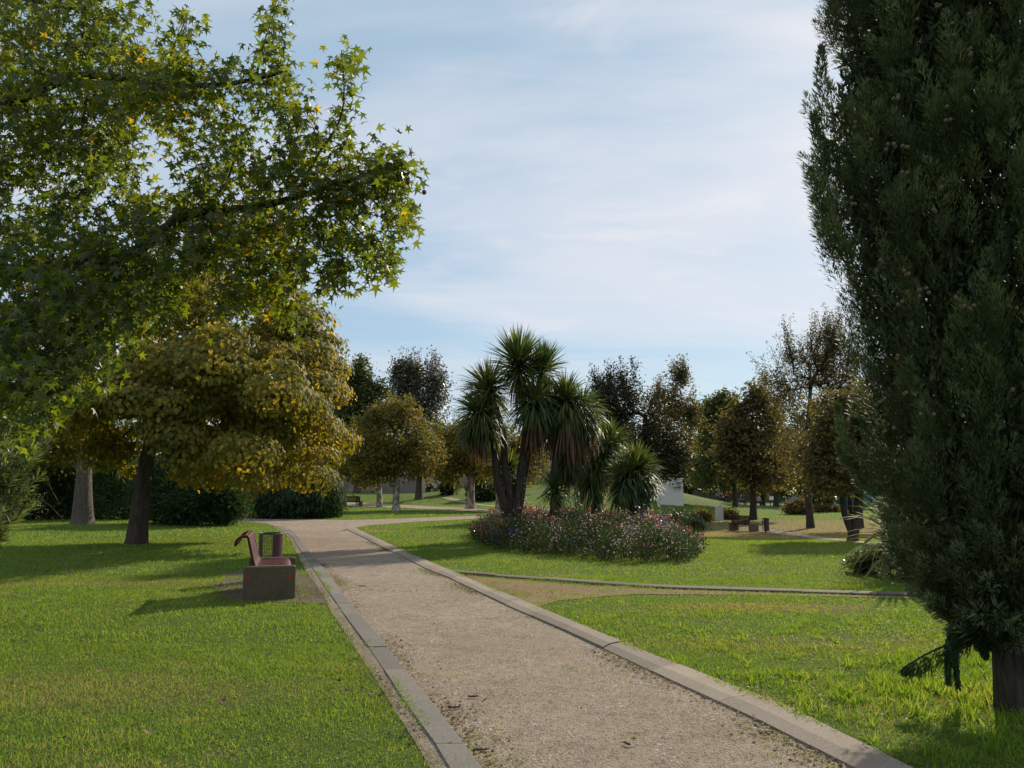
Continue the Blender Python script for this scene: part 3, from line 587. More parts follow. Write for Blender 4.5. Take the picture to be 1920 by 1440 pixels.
def litter():
    rng = np.random.default_rng(25); Q = []
    for edge, sd, k in ((L_in, 1, 2600), (R_in, -1, 3600), (L_out, -1, 1800), (R_out, 1, 2000)):
        A = resample([G(*p) for p in edge], 600); A = A[A[:, 1] < 24]; i = rng.integers(0, len(A), k * 3); i = i[(np.sin(i * .11 + k) + np.sin(i * .037) + rng.normal(0, .7, len(i))) > .5]
        Q.append(np.stack([A[i, 0] + sd * np.abs(rng.normal(0, .12, len(i))), A[i, 1] + rng.normal(0, .05, len(i)), np.full(len(i), .016)], -1))
    c = G(520, 1115); Q.append(np.stack([c[0] + rng.normal(0, .75, 2600), c[1] + rng.normal(0.3, .5, 2600), np.full(2600, .016)], -1))
    c = S(255, 21); Q.append(np.stack([c[0] + rng.normal(0, 2.2, 1500), c[1] + rng.normal(0, 2.2, 1500), np.full(1500, .045)], -1))
    for px_, py_ in ((940, 1105), (1000, 1112), (1120, 1108), (1300, 1113)):
        c = G(px_, py_); Q.append(np.stack([c[0] + rng.normal(0, .6, 260), c[1] + rng.normal(0, .28, 260), np.full(260, .016)], -1))
    x, y = frustum_pts(rng, 1500, 4, 16); Q.append(np.stack([x, y, np.full(1500, .03)], -1)); p = np.vstack(Q); n = len(p); a = rng.uniform(0, 6.28, n)
    return scatter('oval', p, nrm(np.stack([np.cos(a), np.sin(a), rng.normal(0, .2, n)], -1)), nrm(np.stack([rng.normal(0, .35, n), rng.normal(0, .35, n), np.ones(n)], -1)), np.minimum(rng.gamma(2, .006, n) + .005, .034))
tag(tri_mesh('leaf_litter', *litter(), M['deadleaf']), 'brown crumbs of leaf litter along the kerbs and round the bench', 'litter', kind='stuff')
tag(tri_mesh('gravel', *pebbles(), M['stones']), 'loose pale gravel scattered on the path', 'gravel', kind='stuff')

# ================================================================== SWEETGUM at upper left (trunk outside the frame)
print('sweetgum')
def sweetgum():
    rng = np.random.default_rng(31); b = np.array([-6.6, 6.6, 0.]); root = empty('sweetgum_tree', b, 'green star-leaved sweetgum whose leafy limbs reach in from the upper left', 'tree')
    Q = lambda x, y, d: P(x, y, d)
    trunk = [b - np.array([0, 0, .2]), b + np.array([.02, 0, 1.5]), b + np.array([.1, .05, 3.2]), b + np.array([.0, .1, 5.2]), b + np.array([.1, 0, 7.5])]
    limbs = [([trunk[2] + np.array([0, 0, -.2]), Q(-60, 520, 6.4), Q(130, 500, 6.2), Q(240, 480, 6.1), Q(300, 435, 6.0), Q(380, 395, 5.9), Q(470, 390, 5.9), Q(560, 368, 5.8), Q(650, 340, 5.7), Q(740, 312, 5.6)], .075, .012),
             ([trunk[2] + np.array([0, 0, .5]), Q(-80, 240, 6.6), Q(60, 175, 6.3), Q(150, 142, 6.2), Q(260, 150, 6.2), Q(390, 160, 6.1), Q(480, 148, 6.0), Q(540, 132, 6.0)], .06, .01),
             ([trunk[2] + np.array([0, 0, -.8]), Q(-120, 640, 6.0), Q(0, 610, 5.7), Q(90, 620, 5.5), Q(150, 650, 5.3)], .05, .012),
             ([trunk[3], Q(-60, -60, 6.8), Q(60, 0, 6.6), Q(170, 20, 6.6)], .05, .01),
             ([Q(140, 148, 6.2), Q(160, 190, 6.3), Q(150, 260, 6.5)], .02, .008),
             ([Q(380, 395, 5.9), Q(430, 330, 5.9), Q(445, 240, 5.9)], .016, .005),
             ([Q(560, 368, 5.8), Q(590, 300, 5.8), Q(635, 230, 5.8), Q(645, 170, 5.8), Q(640, 95, 5.8)], .016, .003),
             ([Q(480, 148, 6.0), Q(495, 80, 6.0), Q(522, 5, 6.0)], .011, .003),
             ([Q(310, 150, 6.1), Q(325, 90, 6.1), Q(350, 35, 6.1)], .010, .003),
             ([Q(600, 360, 5.8), Q(625, 430, 5.7), Q(650, 520, 5.6)], .010, .003), ([Q(640, 400, 5.7), Q(690, 450, 5.7), Q(730, 498, 5.6)], .008, .003), ([Q(700, 325, 5.7), Q(735, 370, 5.6), Q(755, 425, 5.6)], .009, .003)]
    # circles of foliage: x, y, r (pixels), number of twigs, depth
    C = [(40, 40, 75, 16, 6.5), (140, 30, 70, 16, 6.5), (235, 25, 45, 8, 6.4), (60, 130, 80, 18, 6.5), (180, 120, 70, 18, 6.3), (270, 140, 55, 12, 6.2), (330, 160, 50, 11, 6.1), (400, 155, 42, 11, 6.1), (460, 140, 36, 9, 6.0), (520, 145, 33, 9, 6.0), (490, 180, 26, 5, 6.0),
         (505, 90, 20, 5, 6.0), (512, 50, 17, 5, 6.0), (523, 14, 16, 5, 6.0), (330, 110, 26, 5, 6.1), (318, 70, 20, 4, 6.1), (358, 60, 20, 5, 6.1), (350, 30, 12, 2, 6.1), (285, 20, 14, 2, 6.3),
         (50, 240, 80, 16, 6.5), (160, 230, 80, 18, 6.4), (250, 220, 60, 13, 6.3), (330, 215, 45, 9, 6.2), (400, 210, 38, 7, 6.1), (200, 300, 60, 9, 6.4), (110, 330, 80, 12, 6.5), (20, 330, 60, 9, 6.5), (330, 260, 30, 5, 6.0), (420, 260, 32, 7, 5.9), (452, 250, 32, 8, 5.9), (370, 300, 30, 5, 5.9), (455, 310, 38, 9, 5.9), (400, 340, 40, 10, 5.9),
         (470, 370, 45, 12, 5.9), (520, 330, 36, 9, 5.8), (550, 290, 28, 7, 5.8), (550, 200, 26, 6, 5.8), (535, 240, 22, 5, 5.8), (590, 245, 34, 8, 5.8), (570, 340, 42, 11, 5.8), (620, 320, 36, 10, 5.8), (640, 270, 24, 6, 5.8), (645, 215, 20, 5, 5.8), (650, 155, 17, 4, 5.8), (643, 105, 20, 5, 5.8), (660, 330, 32, 8, 5.7), (700, 330, 30, 9, 5.7), (735, 310, 26, 8, 5.6), (765, 325, 18, 5, 5.6), (720, 350, 30, 7, 5.6), (745, 385, 20, 6, 5.6), (750, 420, 20, 6, 5.6), (620, 380, 40, 10, 5.7), (670, 370, 28, 7, 5.7), (610, 430, 28, 6, 5.7),
         (650, 440, 24, 6, 5.7), (630, 480, 22, 5, 5.6), (615, 515, 22, 6, 5.6), (645, 520, 20, 5, 5.6), (690, 455, 24, 6, 5.6), (705, 490, 24, 6, 5.6), (728, 490, 14, 4, 5.6), (560, 410, 42, 10, 5.8), (500, 430, 50, 14, 5.9), (550, 470, 38, 9, 5.8), (440, 430, 50, 14, 5.9), (490, 490, 45, 11, 5.9), (540, 520, 34, 8, 5.8), (440, 500, 45, 10, 5.9), (470, 550, 40, 9, 5.9), (530, 560, 34, 8, 5.8), (430, 560, 32, 7, 5.9), (560, 590, 24, 4, 5.8),
         (380, 430, 60, 17, 6.0), (300, 400, 60, 14, 6.1), (320, 480, 65, 18, 6.0), (230, 430, 70, 16, 6.2), (140, 430, 80, 18, 6.2), (50, 430, 75, 16, 6.3), (230, 520, 75, 22, 6.0), (140, 530, 80, 24, 5.9), (50, 530, 80, 22, 5.8), (300, 550, 50, 12, 5.9), (240, 590, 50, 12, 5.8), (160, 620, 60, 17, 5.6), (70, 630, 75, 22, 5.5), (0, 620, 60, 14, 5.5), (180, 680, 32, 8, 5.5), (110, 700, 55, 15, 5.4), (40, 710, 65, 18, 5.3), (90, 760, 34, 8, 5.3), (20, 780, 50, 11, 5.3), (365, 375, 40, 9, 6.0), (-40, 200, 80, 12, 6.5), (-40, 450, 80, 12, 6.3), (-50, 700, 60, 10, 5.5)]
    T = []
    for (x, y, r, n, d) in C:
        for _ in range(int(n * ((2.5 if y < 380 else 1.8) if r >= 50 else .95))):
            a = rng.uniform(0, 6.283); q = r * math.sqrt(rng.random()) * (.86 if r >= 50 else .72); dd = rng.normal(0, .12 + r * .003) if r < 50 else rng.normal(.15, .42)
            T.append(P(x + q * math.cos(a), y + q * math.sin(a), d + dd))
    T = np.array(T); ch = [(trunk, .22, .10)] + limbs
    V, F_ = tubes(grow(ch, T, rng, .25, .0022, jit=.12, up=.06, power=.5, start=.5)); tri_mesh('trunk', V, F_, M['bark_dark'], root, b)
    m = 16; n = len(T) * m; off = rng.normal(size=(n, 3)) * np.array([.062, .075, .075]); p = np.repeat(T, m, axis=0) + off
    nor = nrm(rng.normal(size=(n, 3)) * .6 + np.array([.0, -.45, .55])); tip = nrm(np.array([0, 0, -.75]) + rng.normal(size=(n, 3)) * .55)
    tip = nrm(tip - nor * np.sum(tip * nor, axis=1, keepdims=True) * .85); V, F_ = scatter('star', p, tip, nor, rng.uniform(.050, .096, n)); tri_mesh('crown', V, F_, M['sweetgum'], root, b)
    # hanging seed balls
    bm = MB(); pr = []
    for k in range(7):
        th = math.pi * k / 6
        for j in range(8):
            rr = .017 * (1.12 if (k + j) % 2 else .92); pr.append((rr * math.sin(th) * math.cos(j * .785), rr * math.sin(th) * math.sin(j * .785), rr * math.cos(th)))
    bm.add(pr, [(k * 8 + j, k * 8 + (j + 1) % 8, k * 8 + 8 + (j + 1) % 8, k * 8 + 8 + j) for k in range(6) for j in range(8)]); bm.tube([(0, 0, .016), (.003, 0, .05), (0, .002, .085)], .0016, 4)
    first = None; cand = [P(x + rng.normal(0, 18), y + rng.normal(0, 16), 5.5) for x, y in [(745, 330), (755, 360), (730, 400), (745, 430), (560, 330), (540, 290), (640, 290), (610, 350), (660, 400), (700, 370), (640, 500), (560, 260), (380, 180), (520, 440), (470, 300)] for _ in range(3)]
    for c in cand:
        if first is None: o = bm.build('seed_pod', M['pod'], root, True); first = o
        else: o = first.copy(); COL.objects.link(o); o.parent = root
        o.location = tuple(c - b)
    return root
sweetgum()

# ================================================================== CATALPA (round yellowing crown)
print('catalpa')
def catalpa():
    rng = np.random.default_rng(41); b = S(255, 21.5); root = empty('catalpa_tree', b, 'yellowing round-crowned tree with leaning brown trunk on the left lawn', 'tree')
    d = 21.5; trunk = [b - np.array([0, 0, .25]), P(262, 960, d), P(272, 880, d), P(290, 800, d), P(310, 730, d), P(340, 660, d)]
    cx, cy, cz = P(366, 720, d + .4); R = np.array([3.95, 3.95, 3.45]); C0 = np.array([cx, cy, cz - .3]); pads = []
    for i in range(190):                            # leafy pads over the dome and its hanging skirt
        u = nrm(rng.normal(size=3)); 
        if u[2] < -.62: u[2] = -.62 * rng.random(); u = nrm(u)
        lump = 1 + .10 * math.sin(u[0] * 5 + 1) * math.sin(u[2] * 6 + u[1] * 4); r = rng.uniform(.80, .97) * lump; c = C0 + u * R * r; c[2] = max(c[2], b[2] + (3.45 if (u[1] < -.1 and c[0] < C0[0] + .7) else 1.85) + .12 * rng.normal()); pads.append((c, rng.uniform(.45, .85)))
    for i in range(46): u = nrm(rng.normal(size=3)); u[2] = abs(u[2]) * .8 - .15; pads.append((C0 + u * R * rng.uniform(.45, .68), rng.uniform(.45, .7)))
    for x, y, dd, r in [(400, 480, 0, .6), (370, 500, .3, .5), (385, 540, -.5, .6), (340, 560, -1, .6), (400, 690, -3.5, .95), (330, 680, -3.3, .9), (520, 740, -3.4, .9), (200, 750, -3.2, .8), (250, 730, -3.3, .8), (460, 850, -3.0, .9), (520, 700, -3.2, .7), (420, 640, -3.3, .8), (560, 760, -2.4, .8), (590, 900, -1.2, .7), (480, 905, -2.0, .6), (120, 800, -2.0, .9), (80, 850, -.8, .8), (520, 545, .2, .7), (555, 570, .4, .75), (585, 605, .3, .75), (605, 645, .2, .7), (618, 690, .1, .65), (622, 740, .0, .65), (560, 600, -1.0, .7), (585, 660, -1.2, .7), (590, 720, -1.4, .7), (600, 800, -.6, .7), (600, 860, -.4, .65), (470, 560, -.8, .7), (520, 600, -1.8, .7)]: pads.append((P(x, y, d + dd), r))
    parts = []; tg = []
    for c, r in pads:
        n = int(520 * r * r / .55); u = nrm(rng.normal(size=(n, 3)) + np.array([0, -.1, .45])); q = c + u * np.array([r, r, r * .55]) * rng.uniform(.55, 1.05, (n, 1))
        out = nrm(q - C0); nor = nrm(u * .7 + out * .5 + np.array([0, 0, .35]) + rng.normal(size=(n, 3)) * .38); tip = nrm(out * .5 + np.array([0, 0, -1.0]) + rng.normal(size=(n, 3)) * .35); tip = nrm(tip - nor * np.sum(tip * nor, axis=1, keepdims=True) * .8)
        parts.append(scatter('heart', q, tip, nor, rng.uniform(.075, .125, n))); tg.append(c)
    V, F_ = merge(parts); tri_mesh('crown', V, F_, M['catalpa'], root, b)
    T2, _ = in_ell(rng, [(cx, cy, cz, R[0] * .7, R[1] * .7, R[2] * .6)], 60, .3); V, F_ = tubes(grow([(trunk, .27, .12)], np.vstack([tg, T2]), rng, .2, .010, up=.12, start=.62)); tri_mesh('trunk', V, F_, M['bark'], root, b)
catalpa()

# ================================================================== CYPRESS on the right
print('cypress')
def cypress():
    rng = np.random.default_rng(51); d = 5.7; b = S(1912, d); b[2] = 0; root = empty('cypress_tree', b, 'tall dark cypress with small brown cones at the right edge', 'tree')
    prof = [(1200, 1852, 20), (1175, 1838, 75), (1140, 1853, 125), (1080, 1868, 165), (1000, 1868, 188), (900, 1860, 215), (800, 1845, 232), (700, 1828, 238), (600, 1808, 245), (500, 1794, 245), (380, 1778, 248), (240, 1766, 238), (100, 1755, 215), (0, 1745, 203), (-150, 1730, 180), (-350, 1715, 140), (-520, 1705, 80), (-640, 1700, 15)]
    Z, CX, R = [], [], []
    for y, x, r in prof: r = r * .94; p = P(x + 6, y, d); q = P(x + 6 - r, y, d); Z.append(p[2]); CX.append(p[0]); R.append(p[0] - q[0])
    Z = np.array(Z); CX = np.array(CX); R = np.array(R)
    def cen(z): return np.interp(z, Z, CX)
    def rad(z, a): return np.interp(z, Z, R) * (1 + .07 * np.sin(3 * a + z * 1.3) + .06 * np.sin(5 * a - z * 2.9) + .05 * np.sin(9 * a + z * 5))
    parts = []; TIPL = []
    ng = 520; gz = rng.uniform(Z[0], Z[-1], ng); ga = rng.uniform(0, 6.2832, ng); gr = rng.uniform(.86, 1.03, ng)
    def bump(z, a):
        da = (a[:, None] - ga[None] + math.pi) % (2 * math.pi) - math.pi; dz = z[:, None] - gz[None]; dist = np.sqrt((da * .9) ** 2 + (dz * np.where(dz > 0, .55, 1.1)) ** 2); j = dist.argmin(1); i = np.arange(len(z))
        return np.clip(1 - dist[i, j] / .26, 0, 1) * gr[j], da[i, j]
    def plumes(n, k0, k1, m, L0, L1, bl, bw, outw=.42):
        z = rng.uniform(Z[0] + .02, Z[-1] - .1, n); a = rng.uniform(0, 6.2832, n); gi = rng.integers(0, ng, n); z = np.where(k0 > .85, np.clip(gz[gi] + rng.normal(0, .17, n), Z[0] + .02, Z[-1] - .1), z); a = np.where(k0 > .85, ga[gi] + rng.normal(0, .09, n), a); bu, da = bump(z, a); r = rad(z, a) * rng.uniform(k0, k1, n) * (.74 + .29 * bu ** .7); a2 = a + da * 2.2; o = np.stack([np.cos(a), np.sin(a), np.zeros(n)], -1); o2 = np.stack([np.cos(a2), np.sin(a2), np.zeros(n)], -1)
        base = np.stack([cen(z), np.full(n, d), z], -1) + o * r[:, None]; low = np.clip((z - Z[0]) / 1.2, 0, 1)[:, None]
        ax = nrm(o2 * (outw + .25 * (1 - low)) + np.array([0, 0, 1.]) * (.35 + .65 * low) + rng.normal(size=(n, 3)) * .16); L = rng.uniform(L0, L1, n); plume_tone = np.repeat(np.clip(rng.normal(.0, .22, n), -.4, .4), m)
        ax = np.repeat(ax, m, 0); L = np.repeat(L, m); base = np.repeat(base, m, 0); o = np.repeat(o, m, 0); N = n * m; t = rng.random(N) ** .9; w = L * .21 * np.sin(np.pi * np.clip(t * .9 + .08, 0, 1)) ** .8
        rd = rng.normal(size=(N, 3)); rd = nrm(rd - ax * np.sum(rd * ax, 1, keepdims=True)); p = base + ax * (t * L)[:, None] + rd * (w * rng.uniform(.3, 1, N))[:, None] - ax * (L * .25)[:, None]
        tip = nrm(ax + rd * .40 + rng.normal(size=(N, 3)) * .20); nor = nrm(rd + o * .8 + rng.normal(size=(N, 3)) * .4); TIPL.append(np.repeat(np.clip(plume_tone + t ** 1.4 * .95 + .12 * rng.normal(size=N), 0, 1), 5)); return scatter('bent', p, tip, nor, bl * rng.uniform(.6, 1.3, N), bw * rng.uniform(.7, 1.3, N))  # sky-lit tips and shaded spray bases put into the colour, plus random plume tone
    parts.append(plumes(1900, .93, 1.0, 175, .20, .44, .036, .0066, .26)); parts.append(plumes(1100, .6, .84, 50, .2, .4, .07, .016)); parts.append(plumes(110, .98, 1.03, 110, .26, .44, .040, .008, .20))
    # two shoots standing off the left flank and the pale branch lower down
    def shoot(pts, L, m, wd, droopy=0):
        TIPL.append(np.full(m * 5, .5))
        pts = catmull(pts, 30); out = []
        i = rng.integers(0, 29, m); f = rng.random(m)[:, None]; p = pts[i] * (1 - f) + pts[i + 1] * f; ax = nrm(pts[i + 1] - pts[i]); rd = rng.normal(size=(m, 3)); rd = nrm(rd - ax * np.sum(rd * ax, 1, keepdims=True)); tt = (i / 29.)
        p = p + rd * (wd * (1.05 - tt) ** .7 * rng.random(m) ** .6)[:, None]; p[:, 2] -= droopy * rng.random(m) * np.clip(np.sin(tt * 3.1), .15, 1)
        tip = nrm(ax + rd * .6 + rng.normal(size=(m, 3)) * .25 + np.array([0, 0, -1.6 if droopy else .35])); return scatter('bent', p, tip, nrm(rng.normal(size=(m, 3))), L * rng.uniform(.6, 1.3, m), .009 * rng.uniform(.7, 1.2, m))
    parts.append(shoot([P(1570, 330, d), P(1548, 250, d), P(1540, 160, d), P(1541, 90, d)], .045, 1100, .10)); parts.append(shoot([P(1570, 440, d), P(1545, 330, d), P(1532, 260, d), P(1526, 215, d)], .045, 900, .08)); parts.append(shoot([P(1570, 410, d), P(1545, 395, d), P(1526, 372, d)], .04, 260, .035))
    for q in ([P(1680, 900, d), P(1620, 860, d - .1), P(1585, 830, d - .1), P(1570, 760, d - .1)], [P(1690, 930, d), P(1630, 880, d), P(1590, 870, d), P(1572, 835, d)], [P(1700, 940, d), P(1650, 920, d), P(1610, 900, d), P(1600, 850, d)], [P(1700, 900, d), P(1650, 860, d), P(1620, 800, d), P(1600, 790, d)]): parts.append(shoot(q, .042, 900, .065))
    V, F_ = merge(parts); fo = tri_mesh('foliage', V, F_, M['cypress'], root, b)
    at = fo.data.attributes.new('tip_light', 'FLOAT', 'POINT'); at.data.foreach_set('value', np.concatenate(TIPL).astype(np.float32))
    # broken low branch with drooping sprays
    hang = []
    for pts, ln in (([P(1845, 1195, d), P(1800, 1190, d), P(1790, 1215, d), P(1796, 1285, d)], 0), ([P(1840, 1195, d), P(1775, 1215, d), P(1725, 1235, d), P(1692, 1253, d)], 1), ([P(1810, 1190, d), P(1785, 1185, d), P(1778, 1230, d), P(1778, 1275, d)], 0), ([P(1850, 1210, d), P(1845, 1200, d), P(1846, 1225, d)], 0)): hang.append(shoot(pts, .045, 1300 if not ln else 700, .04, .05 if not ln else .11))
    V, F_ = merge(hang); ob = tri_mesh('broken_branch', V, F_, M['conifer'], root, b); ob['label'] = 'drooping half-dead low branch with dull hanging sprays'
    tr = [b - np.array([0, 0, .2]), P(1905, 1240, d), P(1893, 1160, d), P(1870, 950, d), P(1830, 700, d), P(1780, 350, d), P(1745, 0, d), P(1715, -350, d)]
    ch = [(catmull(tr, 40), np.interp(np.linspace(0, 1, 40), [0, .03, .1, .3, 1], [.22, .165, .15, .12, .02]), 14)]
    ch.append((catmull([P(1880, 1215, d), P(1858, 1200, d), P(1845, 1180, d), P(1838, 1150, d)], 10), np.linspace(.03, .012, 10), 6)); ch.append((catmull([P(1880, 1225, d), P(1850, 1212, d), P(1835, 1195, d), P(1800, 1185, d)], 10), np.linspace(.022, .01, 10), 6)); ch.append((catmull([P(1840, 1195, d), P(1790, 1205, d), P(1740, 1225, d), P(1692, 1253, d)], 12), np.linspace(.010, .006, 12), 5))
    for _ in range(150):
        z = rng.uniform(Z[1] + .2, Z[-1] - .6); a = rng.uniform(0, 6.28); r = float(rad(z, a)) * .85; o = np.array([math.cos(a), math.sin(a), 0]); c = np.array([float(cen(z)), d, z]); ch.append((catmull([c - np.array([0, 0, .5]), c + o * r * .5 - np.array([0, 0, .15]), c + o * r + np.array([0, 0, .15])], 6), np.linspace(.018, .004, 6), 4))
    V, F_ = tubes(ch); tri_mesh('trunk', V, F_, M['bark_dark'], root, b)
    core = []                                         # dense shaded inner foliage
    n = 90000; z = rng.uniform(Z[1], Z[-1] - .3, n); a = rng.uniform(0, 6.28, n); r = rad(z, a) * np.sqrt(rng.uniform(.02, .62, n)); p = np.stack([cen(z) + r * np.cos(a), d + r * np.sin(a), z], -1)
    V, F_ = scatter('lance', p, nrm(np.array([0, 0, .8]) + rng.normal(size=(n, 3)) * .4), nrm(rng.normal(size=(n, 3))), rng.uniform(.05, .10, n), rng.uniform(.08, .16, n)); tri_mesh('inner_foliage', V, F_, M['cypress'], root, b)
    pr = []; mbc = MB()
    for k in range(6):
        th = math.pi * k / 5
        for j in range(7): rr = .0125 * (1.1 if (k + j) % 2 else .9); pr.append((rr * math.sin(th) * math.cos(j * .8976), rr * math.sin(th) * math.sin(j * .8976), rr * math.cos(th)))
    mbc.add(pr, [(k * 7 + j, k * 7 + (j + 1) % 7, k * 7 + 7 + (j + 1) % 7, k * 7 + 7 + j) for k in range(5) for j in range(7)]); first = None
    spots = [(1572, 18), (1585, 33), (1611, 55), (1598, 70), (1598, 88), (1720, 33), (1758, 5), (1757, 12), (1785, 50), (1818, 90), (1815, 100), (1786, 65), (1679, 190), (1686, 182), (1577, 213), (1584, 215), (1603, 230), (1775, 197), (1776, 225), (1637, 258), (1672, 268), (1680, 270), (1690, 275), (1697, 280), (1659, 270), (1591, 375), (1600, 380), (1751, 390), (1762, 355), (1568, 412), (1571, 478), (1646, 488), (1692, 512), (1700, 516), (1727, 545), (1735, 545), (1792, 560), (1807, 573), (1815, 574), (1824, 573), (1894, 578), (1902, 580), (1687, 570), (1687, 672), (1655, 747), (1696, 740), (1627, 760), (1637, 785), (1656, 784), (1730, 775), (1752, 777), (1797, 775), (1682, 808), (1656, 808), (1900, 730), (1700, 325), (1855, 18), (1818, 25)]
    for x, y in spots:
        p = P(x, y, d); rz = float(np.interp(p[2], Z, R)); cz = float(cen(p[2])); dx = p[0] - cz; dy = math.sqrt(max(rz * rz - dx * dx, .02)) * 1.02 + .04; c = P(x, y, d - dy)
        for k in range(rng.integers(1, 3)):
            if first is None: o = mbc.build('cone', M['cone'], root, True); first = o
            else: o = first.copy(); COL.objects.link(o); o.parent = root
            o.location = tuple(c + rng.normal(0, .012, 3) - b); o.scale = (1, 1, 1)
            if k == 0: pass
cypress()

# ================================================================== CORDYLINES
print('cordylines')
def head(rng, c, L, n_up, n_dn, axis=(0, 0, 1), width=.045, lo=-.2, hi=1.0, stiff=.25, dead=0, deadlen=1.1, seg=5):
    """rosette of strap leaves; returns live (V,T) and dead (V,T)"""
    def straps(n, emin, emax, L, width, bend, start):
        n = int(n * 1.35); L = L * 1.07; width = width * 1.12
        a = rng.uniform(0, 6.2832, n); e = rng.uniform(emin, emax, n); d0 = np.stack([np.cos(a) * np.cos(e), np.sin(a) * np.cos(e), np.sin(e)], -1)
        ax = np.asarray(axis, float); ax /= np.linalg.norm(ax); d0 = nrm(d0 + (ax - np.array([0, 0, 1])) * .9); ln = L * rng.uniform(.75, 1.12, n); side = nrm(np.cross(d0, np.array([0, 0, 1.]) + rng.normal(size=(n, 3)) * .25)); side = nrm(side + rng.normal(size=(n, 3)) * .25)
        bd = bend * rng.uniform(.4, 1.7, n); pts = []; p = np.asarray(c)[None] + ax[None] * start * rng.random((n, 1)) + d0 * .03; d_ = d0.copy()
        for s in range(seg + 1):
            pts.append(p.copy()); d_ = nrm(d_ + np.array([0, 0, -1.]) * bd[:, None] / seg * (1 + s * .45)); p = p + d_ * (ln / seg)[:, None]
        prof = np.array([.55, .95, 1.0, .8, .5, .0][:seg + 1]) if seg == 5 else np.linspace(1, 0, seg + 1); V = []
        for s in range(seg + 1): V.append(pts[s] - side * (width * .5 * prof[s])); V.append(pts[s] + side * (width * .5 * prof[s]))
        V = np.stack(V, 1); k = V.shape[1]; T = []
        for s in range(seg): T += [(2 * s, 2 * s + 1, 2 * s + 3), (2 * s, 2 * s + 3, 2 * s + 2)]
        T = np.array(T)[None] + (np.arange(n) * k)[:, None, None]; return V.reshape(-1, 3), T.reshape(-1, 3)
    live = [straps(n_up, .30, 1.5, L * 1.0, width, stiff, -.18), straps(n_dn, lo - .35, .60, L * 1.0, width, stiff * 2.1, -.42)]
    dd = straps(dead, -1.35, -.5, deadlen, width * .9, 1.5, -.6) if dead else None
    return merge(live), dd
def cordyline(name, label, basep, stems, heads, seed, group='cabbage palms in the flower bed'):
    rng = np.random.default_rng(seed); root = empty(name, basep, label, 'palm', group)
    V, T = tubes([(catmull(s[0], 16), np.linspace(s[1], s[2], 16) * (1 + .06 * np.sin(np.arange(16) * 2.1)), 9) for s in stems]); tri_mesh('trunk', V, T, M['bark_dark'], root, basep)
    for h in heads:
        c, L, up, dn = h[:4]; kw = h[4] if len(h) > 4 else {}; lv, dd = head(rng, c, L, up, dn, **kw); o = tri_mesh('leaf_head', *lv, M['cordyline'], root, basep)
        if dd is not None: q = tri_mesh('dead_leaves', *dd, M['deadleaf'], root, basep); q.parent = o
cd = 24.0
b1 = S(957, cd)
Z3 = lambda v: np.array([0, 0, v])
cordyline('cabbage_palm', 'tallest cabbage palm, four dark stems crowned with spiky leaf heads', b1,
  [([b1 - Z3(.2), P(950, 960, cd), P(933, 900, cd), P(925, 830, cd), P(903, 772, cd)], .19, .07), ([b1 - Z3(.2), P(960, 950, cd), P(948, 880, cd), P(942, 800, cd + .2), P(918, 735, cd + .2)], .17, .07),
   ([b1 - Z3(.2), P(968, 960, cd - .1), P(978, 880, cd - .1), P(986, 790, cd - .1), P(972, 690, cd - .1)], .17, .085), ([b1 - Z3(.2), P(975, 940, cd + .2), P(990, 840, cd + .3), P(1003, 760, cd + .3), P(1015, 700, cd + .4)], .14, .08), ([P(985, 850, cd), P(996, 800, cd - .3), P(1000, 765, cd - .3)], .08, .06)],
  [(P(972, 678, cd - .1), 1.08, 190, 150, dict(stiff=.12, dead=60, deadlen=1.1)), (P(1016, 690, cd + .4), .95, 150, 90, dict(stiff=.12, dead=30)), (P(915, 728, cd + .2), 1.0, 170, 170, dict(stiff=.3, dead=50, axis=(-.15, 0, 1))),
   (P(898, 775, cd - .2), 1.0, 120, 330, dict(stiff=.5, axis=(-.35, -.1, 1), dead=120, deadlen=1.15)), (P(1002, 752, cd - .4), 1.0, 130, 260, dict(stiff=.5, dead=110, deadlen=1.3)), (P(952, 875, cd + .5), .75, 90, 90, dict(stiff=.15, axis=(-.2, 0, 1))), (P(966, 915, cd + .5), .5, 50, 40, dict(stiff=.15))], 61)
b2 = S(1042, cd + .3)
cordyline('cabbage_palm', 'cabbage palm with wide drooping heads right of the tallest one', b2,
  [([b2 - Z3(.2), P(1040, 930, cd), P(1042, 860, cd), P(1062, 760, cd)], .16, .08), ([P(1042, 860, cd), P(1075, 800, cd + .2), P(1088, 775, cd + .3)], .10, .07)],
  [(P(1060, 752, cd), 1.0, 170, 280, dict(stiff=.45, dead=120, deadlen=1.4)), (P(1092, 770, cd + .4), .95, 120, 300, dict(stiff=.6, axis=(.3, 0, 1), dead=110, deadlen=1.3)), (P(1040, 760, cd + .5), .95, 80, 200, dict(stiff=.6, dead=90, deadlen=1.5)),
   (P(1066, 850, cd + .5), .8, 50, 170, dict(stiff=.6, dead=60, deadlen=.8)), (P(1040, 912, cd - .2), .62, 70, 90, dict(stiff=.3, width=.035, dead=20, deadlen=.5))], 62)
b3 = S(1122, cd + 2)
cordyline('cabbage_palm', 'cabbage palm half hidden behind the round-headed one', b3,
  [([b3 - Z3(.2), P(1118, 940, cd + 2), P(1122, 880, cd + 2), P(1140, 840, cd + 2)], .15, .08), ([P(1118, 930, cd + 2), P(1105, 890, cd + 2), P(1108, 860, cd + 2)], .1, .07)],
  [(P(1142, 836, cd + 2), .95, 160, 260, dict(stiff=.45, dead=50)), (P(1112, 868, cd + 2), .9, 90, 260, dict(stiff=.6, dead=60)), (P(1105, 905, cd + 1.8), .8, 60, 200, dict(stiff=.6, dead=40, deadlen=.7))], 63)
b4 = S(1188, cd - .5)
